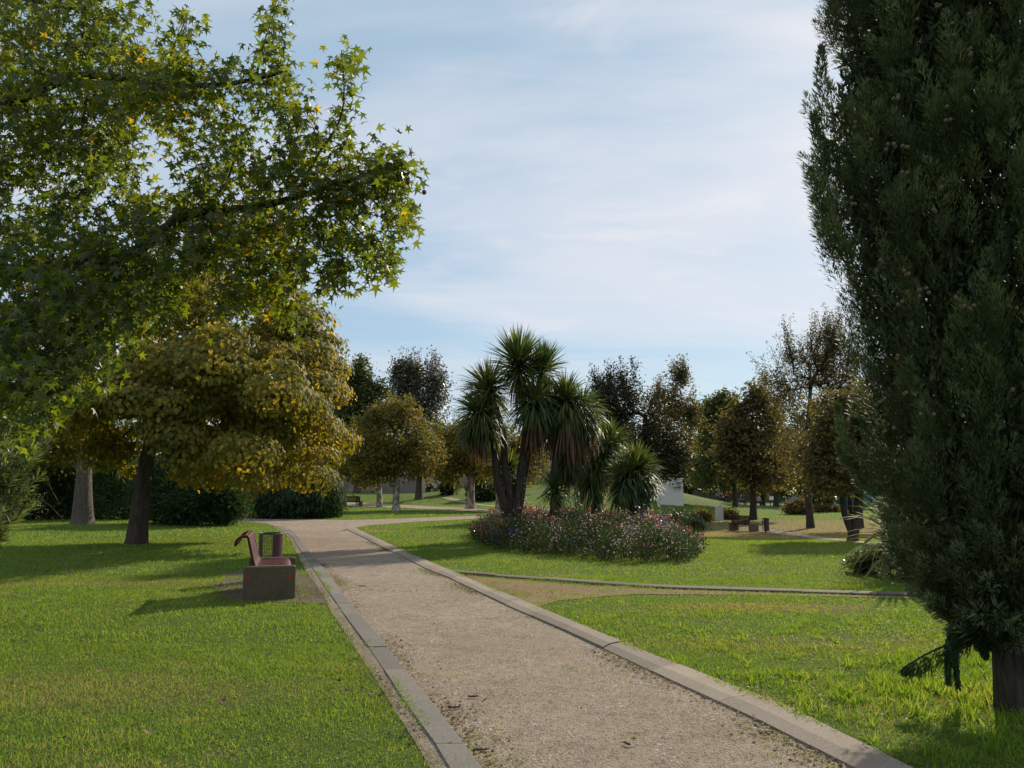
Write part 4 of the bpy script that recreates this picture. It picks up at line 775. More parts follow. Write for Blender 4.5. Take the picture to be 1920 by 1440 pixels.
cordyline('cabbage_palm', 'shortest cabbage palm with one round drooping head', b4,
  [([b4 - Z3(.2), P(1186, 960, cd - .5), P(1188, 910, cd - .5), P(1190, 885, cd - .5)], .15, .12)],
  [(P(1190, 884, cd - .5), .90, 300, 620, dict(stiff=.38, lo=-.5, dead=110, deadlen=.85)), (P(1172, 900, cd - .8), .8, 90, 200, dict(stiff=.55, lo=-.4))], 64)

# yucca in the bed and the pale fan plant beside the cypress
def strap_plant(name, label, basep, L, n, seed, mat, width=.05, stiff=.3, group=None, axis=(0, 0, 1), n2=None, up=.3):
    rng = np.random.default_rng(seed); root = empty(name, basep, label, 'plant', group); lv, _ = head(rng, np.array(basep) + Z3(up), L, n, n2 if n2 is not None else n // 2, stiff=stiff, width=width, axis=axis); tri_mesh('leaves', *lv, M[mat], root, basep)
    V, T = tubes([(np.array([np.array(basep) - Z3(.1), np.array(basep) + Z3(.2), np.array(basep) + Z3(up + .08)]), np.array([.09, .08, .05]), 8)]); tri_mesh('stem', V, T, M['bark_dark'], root, basep); return root
strap_plant('yucca', 'greyish spiky yucca low between the cabbage palms', S(1088, 22.5), 1.15, 80, 65, 'oleander', .045, .12)
strap_plant('yucca', 'arching pale striped strap-leaved plant at the left foot of the cypress', S(1700, 14.0) + np.array([0, 0, .0]), 1.25, 80, 66, 'yucca', .06, .42, n2=110, up=.70)

# ================================================================== FLOWER BED
print('bed')
def in_poly_pts(rng, poly, n):
    mn, mx = poly.min(0), poly.max(0); x = rng.uniform(mn[0], mx[0], n * 3); y = rng.uniform(mn[1], mx[1], n * 3); k = inside(x, y, poly); return x[k][:n], y[k][:n]
def flower_bed():
    rng = np.random.default_rng(71); c = EX_BED.mean(0); b = np.array([c[0], c[1], 0.]); root = empty('flower_bed', b, 'oval bed of pale pink, red and violet flowers under the cabbage palms', 'flower bed')
    def hmax(x, y):                                  # mound height: full inside, lower at the rim and the near right end
        dmin = np.full(len(x), 9.); n = len(EX_BED)
        for i in range(n):
            p, q = EX_BED[i - 1], EX_BED[i]; v = q - p; t = np.clip(((x - p[0]) * v[0] + (y - p[1]) * v[1]) / (v @ v), 0, 1); dmin = np.minimum(dmin, np.hypot(x - p[0] - t * v[0], y - p[1] - t * v[1]))
        return (.28 + .35 * sst(0, .75, dmin)) * (1 + .24 * np.sin(x * 2.3 + 1) * np.sin(y * 1.9) + .15 * np.sin(x * 5.1) * np.sin(y * 4.3 + 2) + .10 * np.sin(x * 9 + y * 3)) * (1.02 - .12 * sst(1.5, 4, x))
    x, y = in_poly_pts(rng, EX_BED, 3400); kk = (np.sin(x * 4.1 + 1) * np.sin(y * 3.7) + .5 * np.sin(x * 7.7 + y * 5) + rng.normal(0, .35, len(x))) > -.55; x, y = x[kk], y[kk]; h = hmax(x, y) * rng.uniform(.7, 1.3, len(x)); g = terr(x, y); ch = []
    lean = rng.normal(0, .17, (len(x), 2)); rootp = np.stack([x, y, g], -1)
    tops = np.stack([x + lean[:, 0], y + lean[:, 1], g + h], -1); mid = (rootp + tops) / 2 - np.stack([lean[:, 0] * .25, lean[:, 1] * .25, -h * .08], -1)
    for i in range(0, len(x), 2): ch.append((np.stack([rootp[i], mid[i], tops[i]]), np.array([.005, .004, .002]), 3))
    V, T = tubes(ch); tri_mesh('stem', V, T, M['stem'], root, b)
    m = 40; N = len(x) * m; t = rng.beta(1.6, 1.0, N)[:, None]; A, B, C_ = (np.repeat(q, m, 0) for q in (rootp, mid, tops)); p = (1 - t) ** 2 * A + 2 * t * (1 - t) * B + t * t * C_ + rng.normal(size=(N, 3)) * np.array([.06, .06, .04])
    tip = nrm(rng.normal(size=(N, 3)) + np.array([0, 0, .5])); V, T = scatter('oval', p, tip, nrm(rng.normal(size=(N, 3)) + np.array([0, 0, .6])), rng.uniform(.035, .075, N), rng.uniform(.025, .05, N)); tri_mesh('foliage', V, T, M['gaura'], root, b)
    def flowers(name, mat, n, sel, lift, size, tpl='petal', spike=1, lab=None):
        x, y = in_poly_pts(rng, EX_BED, n * 4); w = sel(x, y); k = rng.random(len(x)) < w; x, y = x[k][:n], y[k][:n]; xx, yy = x + rng.normal(0, .05, len(x)), y + rng.normal(0, .05, len(x)); h = hmax(x, y) * rng.uniform(lift[0], lift[1], len(x)); p = np.stack([xx, yy, terr(x, y) + h], -1)
        if spike > 1: p = np.repeat(p, spike, 0) + np.stack([rng.normal(0, .012, len(p) * spike), rng.normal(0, .012, len(p) * spike), rng.uniform(0, .13, len(p) * spike)], -1)
        n = len(p); V, T = scatter(tpl, p, nrm(rng.normal(size=(n, 3))), nrm(rng.normal(size=(n, 3)) + np.array([0, -.8, .4])), size * rng.uniform(.7, 1.2, n)); o = tri_mesh(name, V, T, M[mat], root, b)
        if lab: o['label'] = lab
    rim = lambda x, y: np.clip(.25 + .75 * sst(24, 17, y), 0, 1)
    flowers('blossoms', 'blossom', 3700, lambda x, y: rim(x, y) * np.clip(.12 + (np.sin(x * 2.6 + y) * np.sin(x * 4.7 - y * 2.2) + .25) * 1.3, .06, 1), (.35, 1.34), .044, lab='pale pink and white blossoms')
    flowers('blossoms', 'redflower', 380, lambda x, y: np.clip(sst(18.5, 21, y) * (.35 + .65 * (np.sin(x * 2.1 + y * .5) > .0)) + .12 * (np.sin(x * 3) > .3), 0, 1), (.92, 1.25), .055, 'oval', 7, 'red flower spikes')
    flowers('blossoms', 'violet', 200, lambda x, y: .2 + .8 * (np.sin(x * 1.7 + 2) > .2), (.9, 1.22), .045, 'oval', 7, 'dusky violet flower spikes')
    fine = []                                          # thin wands above the leaves
    x, y = in_poly_pts(rng, EX_BED, 1500); h = hmax(x, y); n = len(x); p = np.stack([x, y, terr(x, y) + h * .8], -1); V, T = scatter('blade', p, nrm(np.stack([rng.normal(0, .35, n), rng.normal(0, .35, n), np.ones(n)], -1)), nrm(rng.normal(size=(n, 3)) * np.array([1, 1, .1])), rng.uniform(.2, .5, n), .010); tri_mesh('wands', V, T, M['gaura'], root, b)
flower_bed()
def small_flowers(label, px, d, w, dp, h, nst, nfl, seed, fm='blossom', group=None, name='flowering_shrub', mat='shrub', fs=.04, cat='shrub'):
    rng = np.random.default_rng(seed); b = S(px, d); root = empty(name, b, label, cat, group); a = rng.uniform(0, 6.28, nst); r = np.sqrt(rng.random(nst)); x = b[0] + np.cos(a) * r * w * .45; y = b[1] + np.sin(a) * r * dp * .45; hh = h * (1 - .55 * r ** 2) * rng.uniform(.7, 1.2, nst); g = terr(x, y)
    R0 = np.stack([x, y, g], -1); T0 = R0 + np.stack([rng.normal(0, .15 * h, nst) + np.cos(a) * r * w * .6, rng.normal(0, .15 * h, nst) + np.sin(a) * r * dp * .6, hh], -1); V, T = tubes([(np.stack([R0[i], (R0[i] + T0[i]) / 2 + Z3(.05 * h), T0[i]]), np.array([.008, .006, .003]) * max(1, d / 25), 3) for i in range(0, nst, 3)]); tri_mesh('stem', V, T, M['stem'], root, b)
    m = 34; N = nst * m; t = rng.beta(1.5, 1, N)[:, None]; s = max(1.0, d / 22); p = np.repeat(R0, m, 0) * (1 - t) + np.repeat(T0, m, 0) * t + rng.normal(size=(N, 3)) * .06 * s; V, T = scatter('oval', p, nrm(rng.normal(size=(N, 3)) + Z3(.4)), nrm(rng.normal(size=(N, 3)) + Z3(.6)), rng.uniform(.04, .08, N) * s); tri_mesh('foliage', V, T, M[mat], root, b)
    if nfl:
        i = rng.integers(0, nst, nfl); p = R0[i] + (T0[i] - R0[i]) * rng.uniform(.6, 1.25, nfl)[:, None] + rng.normal(size=(nfl, 3)) * .05; V, T = scatter('petal', p, nrm(rng.normal(size=(nfl, 3))), nrm(rng.normal(size=(nfl, 3)) + np.array([0, -.8, .4])), fs * rng.uniform(.7, 1.2, nfl)); tri_mesh('blossoms', V, T, M[fm], root, b)
    return root
small_flowers('low bush dotted with white flowers in front of the white block', 1272, 34, 1.15, .8, .95, 240, 190, 81, fs=.065)
small_flowers('small white-flowered plant left of the pale strap-leaved yucca', 1632, 14.6, .34, .3, .36, 60, 60, 82, fs=.036)
small_flowers('dense dark flowering bush at the cypress foot behind the yucca', 1735, 13.2, .42, .4, .6, 150, 40, 83, mat='shrub', fs=.028)
small_flowers('russet low shrub between the white-flowered bush and the stele', 1316, 57, .75, .5, .70, 90, 0, 84, mat='copper')
small_flowers('small reddish shrub directly right of the pale stele', 1367, 61, .55, .4, .60, 70, 0, 85, mat='copper')
small_flowers('round pink-flowering bush on the far lawn before the blue fence', 1496, 72, 1.0, .8, 1.15, 200, 900, 86, 'redflower', mat='copper', fs=.13)
small_flowers('low red hedge trailing right of the pink-flowering bush', 1545, 78, 1.6, .7, .5, 130, 220, 87, 'redflower', mat='copper', fs=.11)

# ================================================================== BACKGROUND TREES
print('trees')
gp = 'pollarded plane trees beyond the path junction'
tree('plane_tree', 'plane tree with darker trunk standing nearest the far path', 'tree', 743, 52, [(743, 920), (742, 880), (741, 840), (742, 800)], .24, [ell(735, 830, 78, 72, 52), ell(700, 860, 50, 45, 52), ell(780, 850, 48, 50, 52), ell(740, 780, 45, 30, 52)], 230, 70, .30, .18, 'lobed', 'plane', 'bark_plane', gp, 101, .45, shoots=60, sl=.6, sm=30)
tree('plane_tree', 'plane tree with pale straight trunk left of the darker-trunked one', 'tree', 712, 64, [(711, 910), (710, 870), (705, 830)], .24, [ell(690, 850, 48, 55, 64), ell(670, 870, 34, 40, 64), ell(700, 810, 40, 36, 64)], 130, 56, .4, .24, 'lobed', 'plane', 'bark_plane', gp, 102, .4)
tree('plane_tree', 'plane tree with forked pale trunk left of the cabbage palms', 'tree', 882, 58, [(883, 920), (884, 895), (878, 870)], .34, [ell(868, 850, 46, 50, 58), ell(842, 868, 34, 40, 58), ell(900, 850, 36, 45, 58), ell(860, 815, 30, 28, 58)], 130, 56, .36, .22, 'lobed', 'plane', 'bark_plane', gp, 103, .4, limbs=[([(883, 905, 0), (898, 885, 0), (910, 860, 0)], .16, .06), ([(883, 900, 0), (868, 880, 0), (860, 850, 0)], .14, .06)])
tree('plane_tree', 'plane tree with pale trunk directly behind the tallest cabbage palm', 'tree', 937, 56, [(936, 920), (938, 880), (940, 850)], .30, [ell(945, 850, 50, 55, 56), ell(985, 855, 40, 50, 56)], 100, 50, .4, .22, 'lobed', 'plane', 'bark_plane', gp, 104, .4)
tree('plane_tree', 'yellowing plane tree set back between the two trunk pairs', 'tree', 785, 76, [(786, 900), (786, 870), (790, 840)], .36, [ell(800, 850, 42, 50, 76), ell(815, 820, 28, 30, 76)], 100, 50, .5, .28, 'lobed', 'plane', 'bark', gp, 105, .4)
gb = 'tall trees behind the plane trees'
tree('poplar_tree', 'tallest grey-leaved poplar with feathery top behind the plane trees', 'tree', 778, 98, [(778, 880), (780, 800), (782, 740), (783, 690)], .5, [ell(750, 730, 20, 55, 98), ell(780, 715, 20, 55, 98), ell(812, 725, 22, 52, 98), ell(795, 770, 45, 50, 98), ell(752, 770, 25, 50, 98), ell(765, 700, 12, 26, 98), ell(822, 760, 20, 45, 98)], 260, 34, .5, .34, 'oval', 'poplar', 'bark', gb, 111, .1, up=.3, shoots=120, sl=1.6, sm=40)
tree('green_tree', 'broad dark green tree behind the left plane trees', 'tree', 672, 92, [(672, 860), (673, 800), (675, 740)], .45, [ell(670, 760, 42, 60, 92), ell(690, 740, 30, 40, 92), ell(655, 730, 20, 45, 92), ell(700, 780, 32, 45, 92), ell(640, 800, 40, 60, 92), ell(678, 700, 12, 18, 92)], 240, 40, .6, .36, 'oval', 'greentree', 'bark', gb, 112, .2, shoots=70, sl=1.4, sm=44)
tree('green_tree', 'low dark tree filling the gap left of the cabbage palms', 'tree', 850, 100, [(850, 880), (850, 840)], .35, [ell(840, 830, 40, 40, 100), ell(870, 820, 30, 35, 100), ell(900, 850, 60, 50, 100)], 150, 36, .7, .38, 'oval', 'greentree', 'bark', gb, 113, .2)
tree('green_tree', 'dark tree behind the weeping shrub and far bench', 'tree', 632, 96, [(632, 890), (632, 860)], .3, [ell(625, 850, 50, 60, 96), ell(600, 800, 60, 80, 96)], 170, 36, .7, .4, 'oval', 'greentree', 'bark_dark', gb, 114, .2)
tree('magnolia_tree', 'glossy dark magnolia right of the cabbage palms', 'tree', 1206, 44, [(1207, 880), (1208, 830), (1210, 780)], .26, [ell(1190, 800, 75, 75, 44), ell(1240, 835, 56, 62, 44), ell(1150, 760, 42, 50, 44), ell(1130, 800, 45, 70, 44), ell(1190, 870, 70, 45, 44), ell(1262, 862, 34, 38, 44), ell(1186, 705, 10, 22, 44), ell(1165, 715, 14, 20, 44), ell(1145, 725, 12, 22, 44), ell(1120, 725, 12, 22, 44)], 460, 80, .24, .135, 'oval', 'magnolia', 'bark_dark', None, 121, .35, shoots=90, sl=.8, sm=48)
tree('copper_tree', 'slim reddish tree with upright spires behind the magnolia', 'tree', 1212, 58, [(1220, 880), (1245, 800), (1262, 740)], .2, [ell(1270, 715, 17, 34, 58), ell(1284, 705, 8, 20, 58), ell(1240, 735, 11, 34, 58), ell(1262, 770, 38, 36, 58), ell(1295, 780, 20, 32, 58), ell(1230, 770, 20, 30, 58), ell(1270, 830, 40, 50, 58)], 230, 40, .26, .19, 'oval', 'copper', 'bark_dark', None, 122, .1, up=.35, shoots=70, sl=1.1, sm=40)
gm = 'autumn trees on the far right lawn'
tree('maple_tree', 'rusty tree with bare pale-fringed base standing right of the stele', 'tree', 1412, 60, [(1412, 930), (1408, 890), (1405, 840), (1405, 800)], .26, [ell(1405, 850, 62, 62, 60), ell(1370, 830, 38, 50, 60), ell(1430, 800, 42, 62, 60), ell(1385, 790, 30, 34, 60), ell(1430, 880, 55, 38, 60), ell(1420, 745, 24, 34, 60)], 300, 48, .38, .24, 'lobed', 'copper', 'bark_dark', gm, 131, .3, shoots=50, sl=.8, sm=36)
tree('maple_tree', 'olive tree with dense crown left of the rusty one', 'tree', 1379, 82, [(1378, 930), (1376, 890), (1370, 840)], .3, [ell(1345, 830, 38, 70, 82), ell(1330, 790, 24, 36, 82), ell(1365, 775, 22, 34, 82), ell(1340, 880, 50, 40, 82), ell(1345, 768, 12, 14, 82)], 220, 44, .5, .32, 'lobed', 'greentree', 'bark_dark', gm, 132, .3, shoots=50, sl=1.0, sm=36)
tree('maple_tree', 'tallest autumn tree with brown feathery top beside the cypress', 'tree', 1520, 48, [(1516, 940), (1510, 880), (1515, 800), (1520, 720)], .22, [ell(1500, 850, 70, 62, 48), ell(1520, 780, 72, 72, 48), ell(1470, 730, 34, 60, 48), ell(1500, 690, 30, 62, 48), ell(1540, 680, 32, 78, 48), ell(1560, 720, 44, 90, 48), ell(1480, 665, 14, 36, 48), ell(1525, 645, 12, 36, 48), ell(1552, 630, 12, 36, 48), ell(1448, 715, 18, 44, 48), ell(1570, 650, 16, 60, 48), ell(1590, 700, 30, 70, 48)], 640, 34, .21, .135, 'oval', 'copper', 'bark_dark', gm, 133, .1, up=.3, shoots=190, sl=1.5, sm=36)
tree('maple_tree', 'dark three-stemmed tree standing by the right gravel path', 'tree', 1598, 27, [(1600, 1005), (1608, 960), (1612, 920), (1618, 880), (1622, 820)], .20, [ell(1600, 830, 80, 70, 27), ell(1550, 860, 60, 55, 27), ell(1640, 800, 70, 90, 27), ell(1580, 780, 60, 50, 27), ell(1560, 900, 50, 30, 27)], 430, 54, .17, .12, 'lobed', 'copper', 'bark_dark', gm, 134, .3,
     limbs=[([(1598, 1000, 0), (1583, 960, 0), (1578, 915, 0), (1565, 870, 0), (1555, 830, 0)], .13, .06), ([(1600, 1000, 0), (1594, 950, .3), (1592, 900, .4), (1590, 840, .4)], .09, .05)])
tree('maple_tree', 'thin dark trunked tree just right of the three-stemmed one', 'tree', 1613, 48, [(1612, 940), (1612, 880), (1612, 820)], .2, [ell(1620, 820, 60, 80, 48), ell(1600, 760, 40, 60, 48)], 200, 46, .3, .2, 'oval', 'copper', 'bark_dark', gm, 135, .2)
for i, (px, d, cx, cy, rx, ry, lab) in enumerate([(1300, 118, 1305, 840, 50, 60, 'yellow-green tree on the mound behind the white block'), (1360, 110, 1350, 870, 50, 45, 'dark low tree at the right shoulder of the mound'), (1430, 105, 1440, 870, 60, 48, 'dark tree shading the seated people'), (1455, 100, 1470, 850, 50, 60, 'dark tree behind the white sign board'),
     (1500, 104, 1520, 840, 60, 70, 'dark tree behind the blue fence'), (1580, 100, 1590, 850, 60, 70, 'dark tree behind the slanting white pole'), (1650, 104, 1650, 850, 60, 70, 'dark tree behind the teal container'), (1210, 125, 1200, 850, 70, 60, 'dark tree on top of the mound behind the cabbage palms'), (1080, 128, 1080, 850, 80, 50, 'dark tree beyond the mound left of its top')]):
    tree('park_tree', lab, 'tree', px, d, [(px, 905), (px, 880), ((px + cx) / 2, cy)], .3, [ell(cx, cy, rx, ry, d), ell(cx - rx * .5, cy + ry * .3, rx * .7, ry * .6, d), ell(cx + rx * .5, cy + ry * .2, rx * .7, ry * .6, d)], 150, 40, .75, .42, 'oval', 'greentree' if i % 3 else 'plane', 'bark_dark', 'background trees round the far lawn', 140 + i, .2)
# left side behind the catalpa
tree('plane_tree', 'thick pale trunk with flared base behind the catalpa tree', 'tree', 155, 33, [(156, 930), (158, 880), (160, 820), (165, 760)], .42, [ell(150, 780, 140, 90, 38), ell(60, 800, 120, 90, 38), ell(-60, 760, 120, 120, 38)], 300, 50, .5, .2, 'lobed', 'greentree', 'bark_pale', None, 151, .3)
def shrub(name, label, px, d, E, n, seed, mat='conifer', tpl='lance', size=.3, droop=-.3, cat='shrub', group=None, m=26):
    rng = np.random.default_rng(seed); b = S(px, d); root = empty(name, b, label, cat, group); T, u = in_ell(rng, E, n, .62); k = T[:, 2] > b[2] + .12; T = T[k]; u = u[k]
    V, F_ = tubes(grow([([b - Z3(.1), b + Z3(.3), b + Z3(.7)], .08, .04)], T[::4], rng, .2, .008, start=.2)); tri_mesh('stem', V, F_, M['bark_dark'], root, b)
    N = len(T) * m; c = np.repeat(T, m, 0); uu = np.repeat(u, m, 0); p = c + rng.normal(size=(N, 3)) * size * .55; p[:, 2] = np.maximum(p[:, 2], b[2] + .03); tip = nrm(uu * .7 + Z3(-droop) + rng.normal(size=(N, 3)) * .5)
    V, F_ = scatter(tpl, p, tip, nrm(rng.normal(size=(N, 3)) + uu * .5), size * rng.uniform(.6, 1.2, N), size * .9 if tpl == 'lance' else None); tri_mesh('foliage', V, F_, M[mat], root, b); return root
shrub('conifer_shrub', 'dark green spreading conifer shrub behind the catalpa trunk', 370, 33, [ell(380, 930, 74, 48, 33), ell(330, 920, 70, 60, 34), ell(420, 945, 36, 32, 33)], 900, 161)
shrub('conifer_shrub', 'dark conifer shrub left of the catalpa trunk', 230, 39, [ell(235, 925, 75, 55, 39), ell(170, 920, 70, 55, 40)], 800, 162)
shrub('conifer_shrub', 'drooping blue-green conifer shrub beyond the path junction', 548, 41, [ell(520, 935, 62, 38, 41), ell(585, 925, 48, 42, 41), ell(610, 940, 30, 28, 41), ell(560, 940, 70, 32, 41)], 950, 163, droop=.8, size=.32)
shrub('laurel_shrub', 'dark broadleaf thicket at the far left edge', 40, 37, [ell(60, 920, 90, 60, 39), ell(-50, 900, 120, 80, 39)], 700, 164, mat='shrub', tpl='oval', size=.2)
shrub('low_shrub', 'dark bush against the old wall right of the beige shed', 838, 80, [ell(840, 915, 12, 12, 80)], 90, 165, mat='shrub', tpl='oval', size=.3)
shrub('low_shrub', 'dark green bush on the mound slope behind the cabbage palms', 908, 75, [ell(905, 920, 26, 26, 75)], 220, 166, mat='shrub', tpl='oval', size=.3)
shrub('low_shrub', 'dark holly-like shrub behind the pink-flowering bush', 1535, 80, [ell(1535, 930, 24, 26, 80)], 240, 167, mat='shrub', tpl='oval', size=.3)

def woods():
    rng = np.random.default_rng(171); E = []
    for x in np.arange(-90, 130, 9.): E.append((x + rng.normal(0, 2), 142 + rng.normal(0, 4), 3.5, 7, 6, rng.uniform(4.5, 6.5)))
    T, u = in_ell(rng, E, 3600, .5); V, F_ = leaves(rng, T, 22, .9, .8, 'oval', np.array([0, 150, -10.])); tag(tri_mesh('far_woods', V, F_, M['greentree']), 'dark band of far woodland behind the park', 'trees', kind='stuff')
woods()

# oleander at the left edge
def oleander():
    rng = np.random.default_rng(181); b = np.array([-6.2, 8.3, 0.]); root = empty('oleander_shrub', b, 'grey-green narrow-leaved oleander shrub cut by the left edge', 'shrub'); tips = []
    for (x, y, r, n) in [(10, 830, 50, 26), (40, 850, 36, 14), (70, 830, 26, 8), (10, 900, 40, 22), (45, 900, 28, 10), (40, 935, 26, 12), (10, 960, 24, 12), (0, 990, 12, 5), (-60, 850, 60, 30), (-70, 930, 60, 30), (20, 790, 36, 10), (-30, 1010, 40, 12)]:
        for _ in range(n): a = rng.uniform(0, 6.28); q = r * math.sqrt(rng.random()); tips.append(P(x + q * math.cos(a), y + q * math.sin(a), 8.2 + rng.normal(0, .25)))
    T = np.array(tips); st = [([b - Z3(.1), b + np.array([.1, 0, .6]), b + np.array([.4, 0, 1.1])], .04, .015), ([b + Z3(.1), b + np.array([.4, -.1, .5]), b + np.array([.8, -.1, .8])], .03, .012)]
    V, F_ = tubes(grow(st, T, rng, .2, .0035, start=.1)); tri_mesh('stem', V, F_, M['stem'], root, b); m = 26; N = len(T) * m; dirs = nrm(T - (b + np.array([.2, 0, .3]))) ; dd = np.repeat(dirs, m, 0); t = rng.random(N)[:, None]
    p = np.repeat(T, m, 0) - dd * t * .22; rd = nrm(rng.normal(size=(N, 3))); tip = nrm(dd * .9 + rd * .8 + Z3(.15)); V, F_ = scatter('lance', p, tip, nrm(rng.normal(size=(N, 3)) + Z3(.8)), rng.uniform(.08, .14, N), rng.uniform(.08, .13, N)); tri_mesh('foliage', V, F_, M['oleander'], root, b)
    ch = [(catmull([P(30, 870, 8.2), P(80, 885, 8.1), P(95, 915, 8.1), P(112, 945, 8.1)], 14), np.full(14, .003), 4), (catmull([P(60, 925, 8.2), P(90, 945, 8.1), P(120, 976, 8.1)], 10), np.full(10, .003), 4)]; V, F_ = tubes(ch); tri_mesh('bramble', V, F_, M['stem'], root, b)
oleander()

# ================================================================== FURNITURE
print('furniture')
PROF = [(-.125, .735), (-.118, .775), (-.085, .815), (-.03, .842), (.03, .838), (.045, .80), (.068, .72), (.100, .60), (.130, .515), (.168, .482), (.28, .474), (.42, .486), (.52, .49), (.575, .472), (.602, .43), (.606, .40)]
def make_bench(loc, rz, label, group):
    root = empty('park_bench', loc, label, 'bench', group, rz); Lb = 1.5; out = []
    for y in (.06, Lb - .06):
        sb = MB(); sb.box((.34, y, .185), (.68, .12, .53), 0, .018); so = sb.build('end_slab', M['slab'], root)
        if y < .5:
            for x in (.06, .61):
                mb = MB(); n = 16; pts = [(x + .028 * math.cos(i * 6.2832 / n), -.004, .30 + .030 * math.sin(i * 6.2832 / n)) for i in range(n)] + [(x + .028 * math.cos(i * 6.2832 / n), .004, .30 + .030 * math.sin(i * 6.2832 / n)) for i in range(n)]
                mb.add(pts, [tuple(range(n - 1, -1, -1))] + [(i, (i + 1) % n, n + (i + 1) % n, n + i) for i in range(n)]); mb.build('painted_dot', M['red_paint'], so)
    pr = catmull([(p[0], 0, p[1] - .058 * float(sst(.03, .17, p[0]))) for p in PROF], 60); k0 = 13; y0, y1 = .12, Lb - .12; mb = MB(); ns = 27
    for j in range(ns):
        yc = y0 + (y1 - y0) * (j + .5) / ns; vs = []; hw = .0165; q = pr[k0:]; nrm_ = []
        for i in range(len(q)): t = q[min(i + 1, len(q) - 1)] - q[max(i - 1, 0)]; t = t / np.linalg.norm(t); nrm_.append((-t[2], t[0]))
        for i, p in enumerate(q):
            nx, nz = nrm_[i]
            for dy, dn in ((-hw, .0), (hw, .0), (hw, .009), (-hw, .009)): vs.append((p[0] + nx * dn, yc + dy, p[2] + nz * dn))
        n = len(q); mb.add(vs, [(i * 4 + k, i * 4 + (k + 1) % 4, i * 4 + 4 + (k + 1) % 4, i * 4 + 4 + k) for i in range(n - 1) for k in range(4)] + [(3, 2, 1, 0), tuple(range(4 * n - 4, 4 * n))])
    for i in range(k0 + 4, len(pr), 6): mb.tube([(pr[i][0], y0, pr[i][2] - .004), (pr[i][0], y1, pr[i][2] - .004)], .006, 5)
    mb.build('seat_grid', M['red_tube'], root)
    for y in (y0, y1): fr = MB(); fr.tube([(p[0], y, p[2]) for p in pr], .019, 8); fr.build('side_rail', M['red_tube'], root, True)
    fr = MB(); fr.tube([(pr[0][0], y0, pr[0][2]), (pr[0][0], y1, pr[0][2])], .021, 8); fr.tube([(pr[k0][0], y0, pr[k0][2]), (pr[k0][0], y1, pr[k0][2])], .014, 8); fr.tube([(pr[-1][0], y0, pr[-1][2]), (pr[-1][0], y1, pr[-1][2])], .016, 8); fr.build('cross_bar', M['red_tube'], root, True)
    return root
def copy_tree(o, parent=None):
    c = o.copy(); COL.objects.link(c); c.parent = parent
    for ch in list(o.children): copy_tree(ch, c)
    return c
gbch = 'red metal park benches with concrete ends'
bench = make_bench(G(454, 1127), math.radians(15), 'near red metal bench with concrete ends on the left lawn', gbch)
def place_bench(loc, rz, lab): o = copy_tree(bench); o.location = tuple(map(float, loc)); o.rotation_euler = (0, 0, rz); o['label'] = lab; return o
place_bench(S(675, 66), math.radians(82), 'far bench with dark red seat right of the drooping conifer shrub')
place_bench(S(1407, 43.5), math.radians(33), 'bench seen from behind beside a bin on the right lawn')
place_bench(S(812, 86), math.radians(40), 'tiny distant bench in front of the beige shed')

def make_bin(loc, label, group):
    root = empty('litter_bin', loc, label, 'bin', group); r, hh, z0 = .19, .66, .10
    for a0 in (174, 306):
        mb = MB(); vs = []; n = 9
        for rr in (r, r - .006):
            for z in (z0, z0 + hh - .02):
                for i in range(n): a = math.radians(a0 + 78 * i / (n - 1) - 9); vs.append((rr * math.cos(a), rr * math.sin(a), z))
        q = lambda l, s, i: (l * 2 + s) * n + i; fs = []
        for i in range(n - 1): fs += [(q(0, 0, i), q(0, 0, i + 1), q(0, 1, i + 1), q(0, 1, i)), (q(1, 0, i + 1), q(1, 0, i), q(1, 1, i), q(1, 1, i + 1)), (q(0, 1, i), q(0, 1, i + 1), q(1, 1, i + 1), q(1, 1, i)), (q(0, 0, i + 1), q(0, 0, i), q(1, 0, i), q(1, 0, i + 1))]
        for e in (0, n - 1): fs.append((q(0, 0, e), q(0, 1, e), q(1, 1, e), q(1, 0, e)))
        mb.add(vs, fs); mb.build('side_panel', M['dark_red'], root)
    w = MB(); 
    for k in range(14): z = z0 + .03 + k * .047; w.tube([((r - .010) * math.cos(i * .3142), (r - .010) * math.sin(i * .3142), z) for i in range(21)], .0036, 4, False)
    for k in range(28): a = k * 6.2832 / 28; w.tube([((r - .012) * math.cos(a), (r - .012) * math.sin(a), z0), ((r - .012) * math.cos(a), (r - .012) * math.sin(a), z0 + hh)], .003, 4)
    w.build('wire_basket', M['black_wire'], root)
    w = MB(); w.tube([((r + .002) * math.cos(i * .2618), (r + .002) * math.sin(i * .2618), z0 + hh) for i in range(25)], .012, 6, False); w.build('rim', M['black_wire'], root, True)
    w = MB(); w.tube([(0, 0, z0), (0, 0, z0 + .012)], r - .008, 20); w.tube([(0, 0, -.05), (0, 0, z0)], .035, 8); w.build('foot', M['dark_red'], root)
    return root
gbin = 'dark red litter bins beside benches'
lb = make_bin(S(505, 13.4), 'dark red wire litter bin behind the near bench', gbin)
c = copy_tree(lb); c.location = tuple(S(1436, 42.5)); c['label'] = 'dark litter bin right of the bench on the right lawn'; c.rotation_euler = (0, 0, 1.4)
c = copy_tree(lb); c.location = tuple(S(671, 68.5)); c['label'] = 'distant dark red bin right of the far bench'

def box_thing(name, label, cat, b, parts, group=None, rz=0):
    root = empty(name, b, label, cat, group, rz)
    for (pn, c, s, mat, bev) in parts: mb = MB(); mb.box(c, s, 0, bev); mb.build(pn, M[mat], root)
    return root
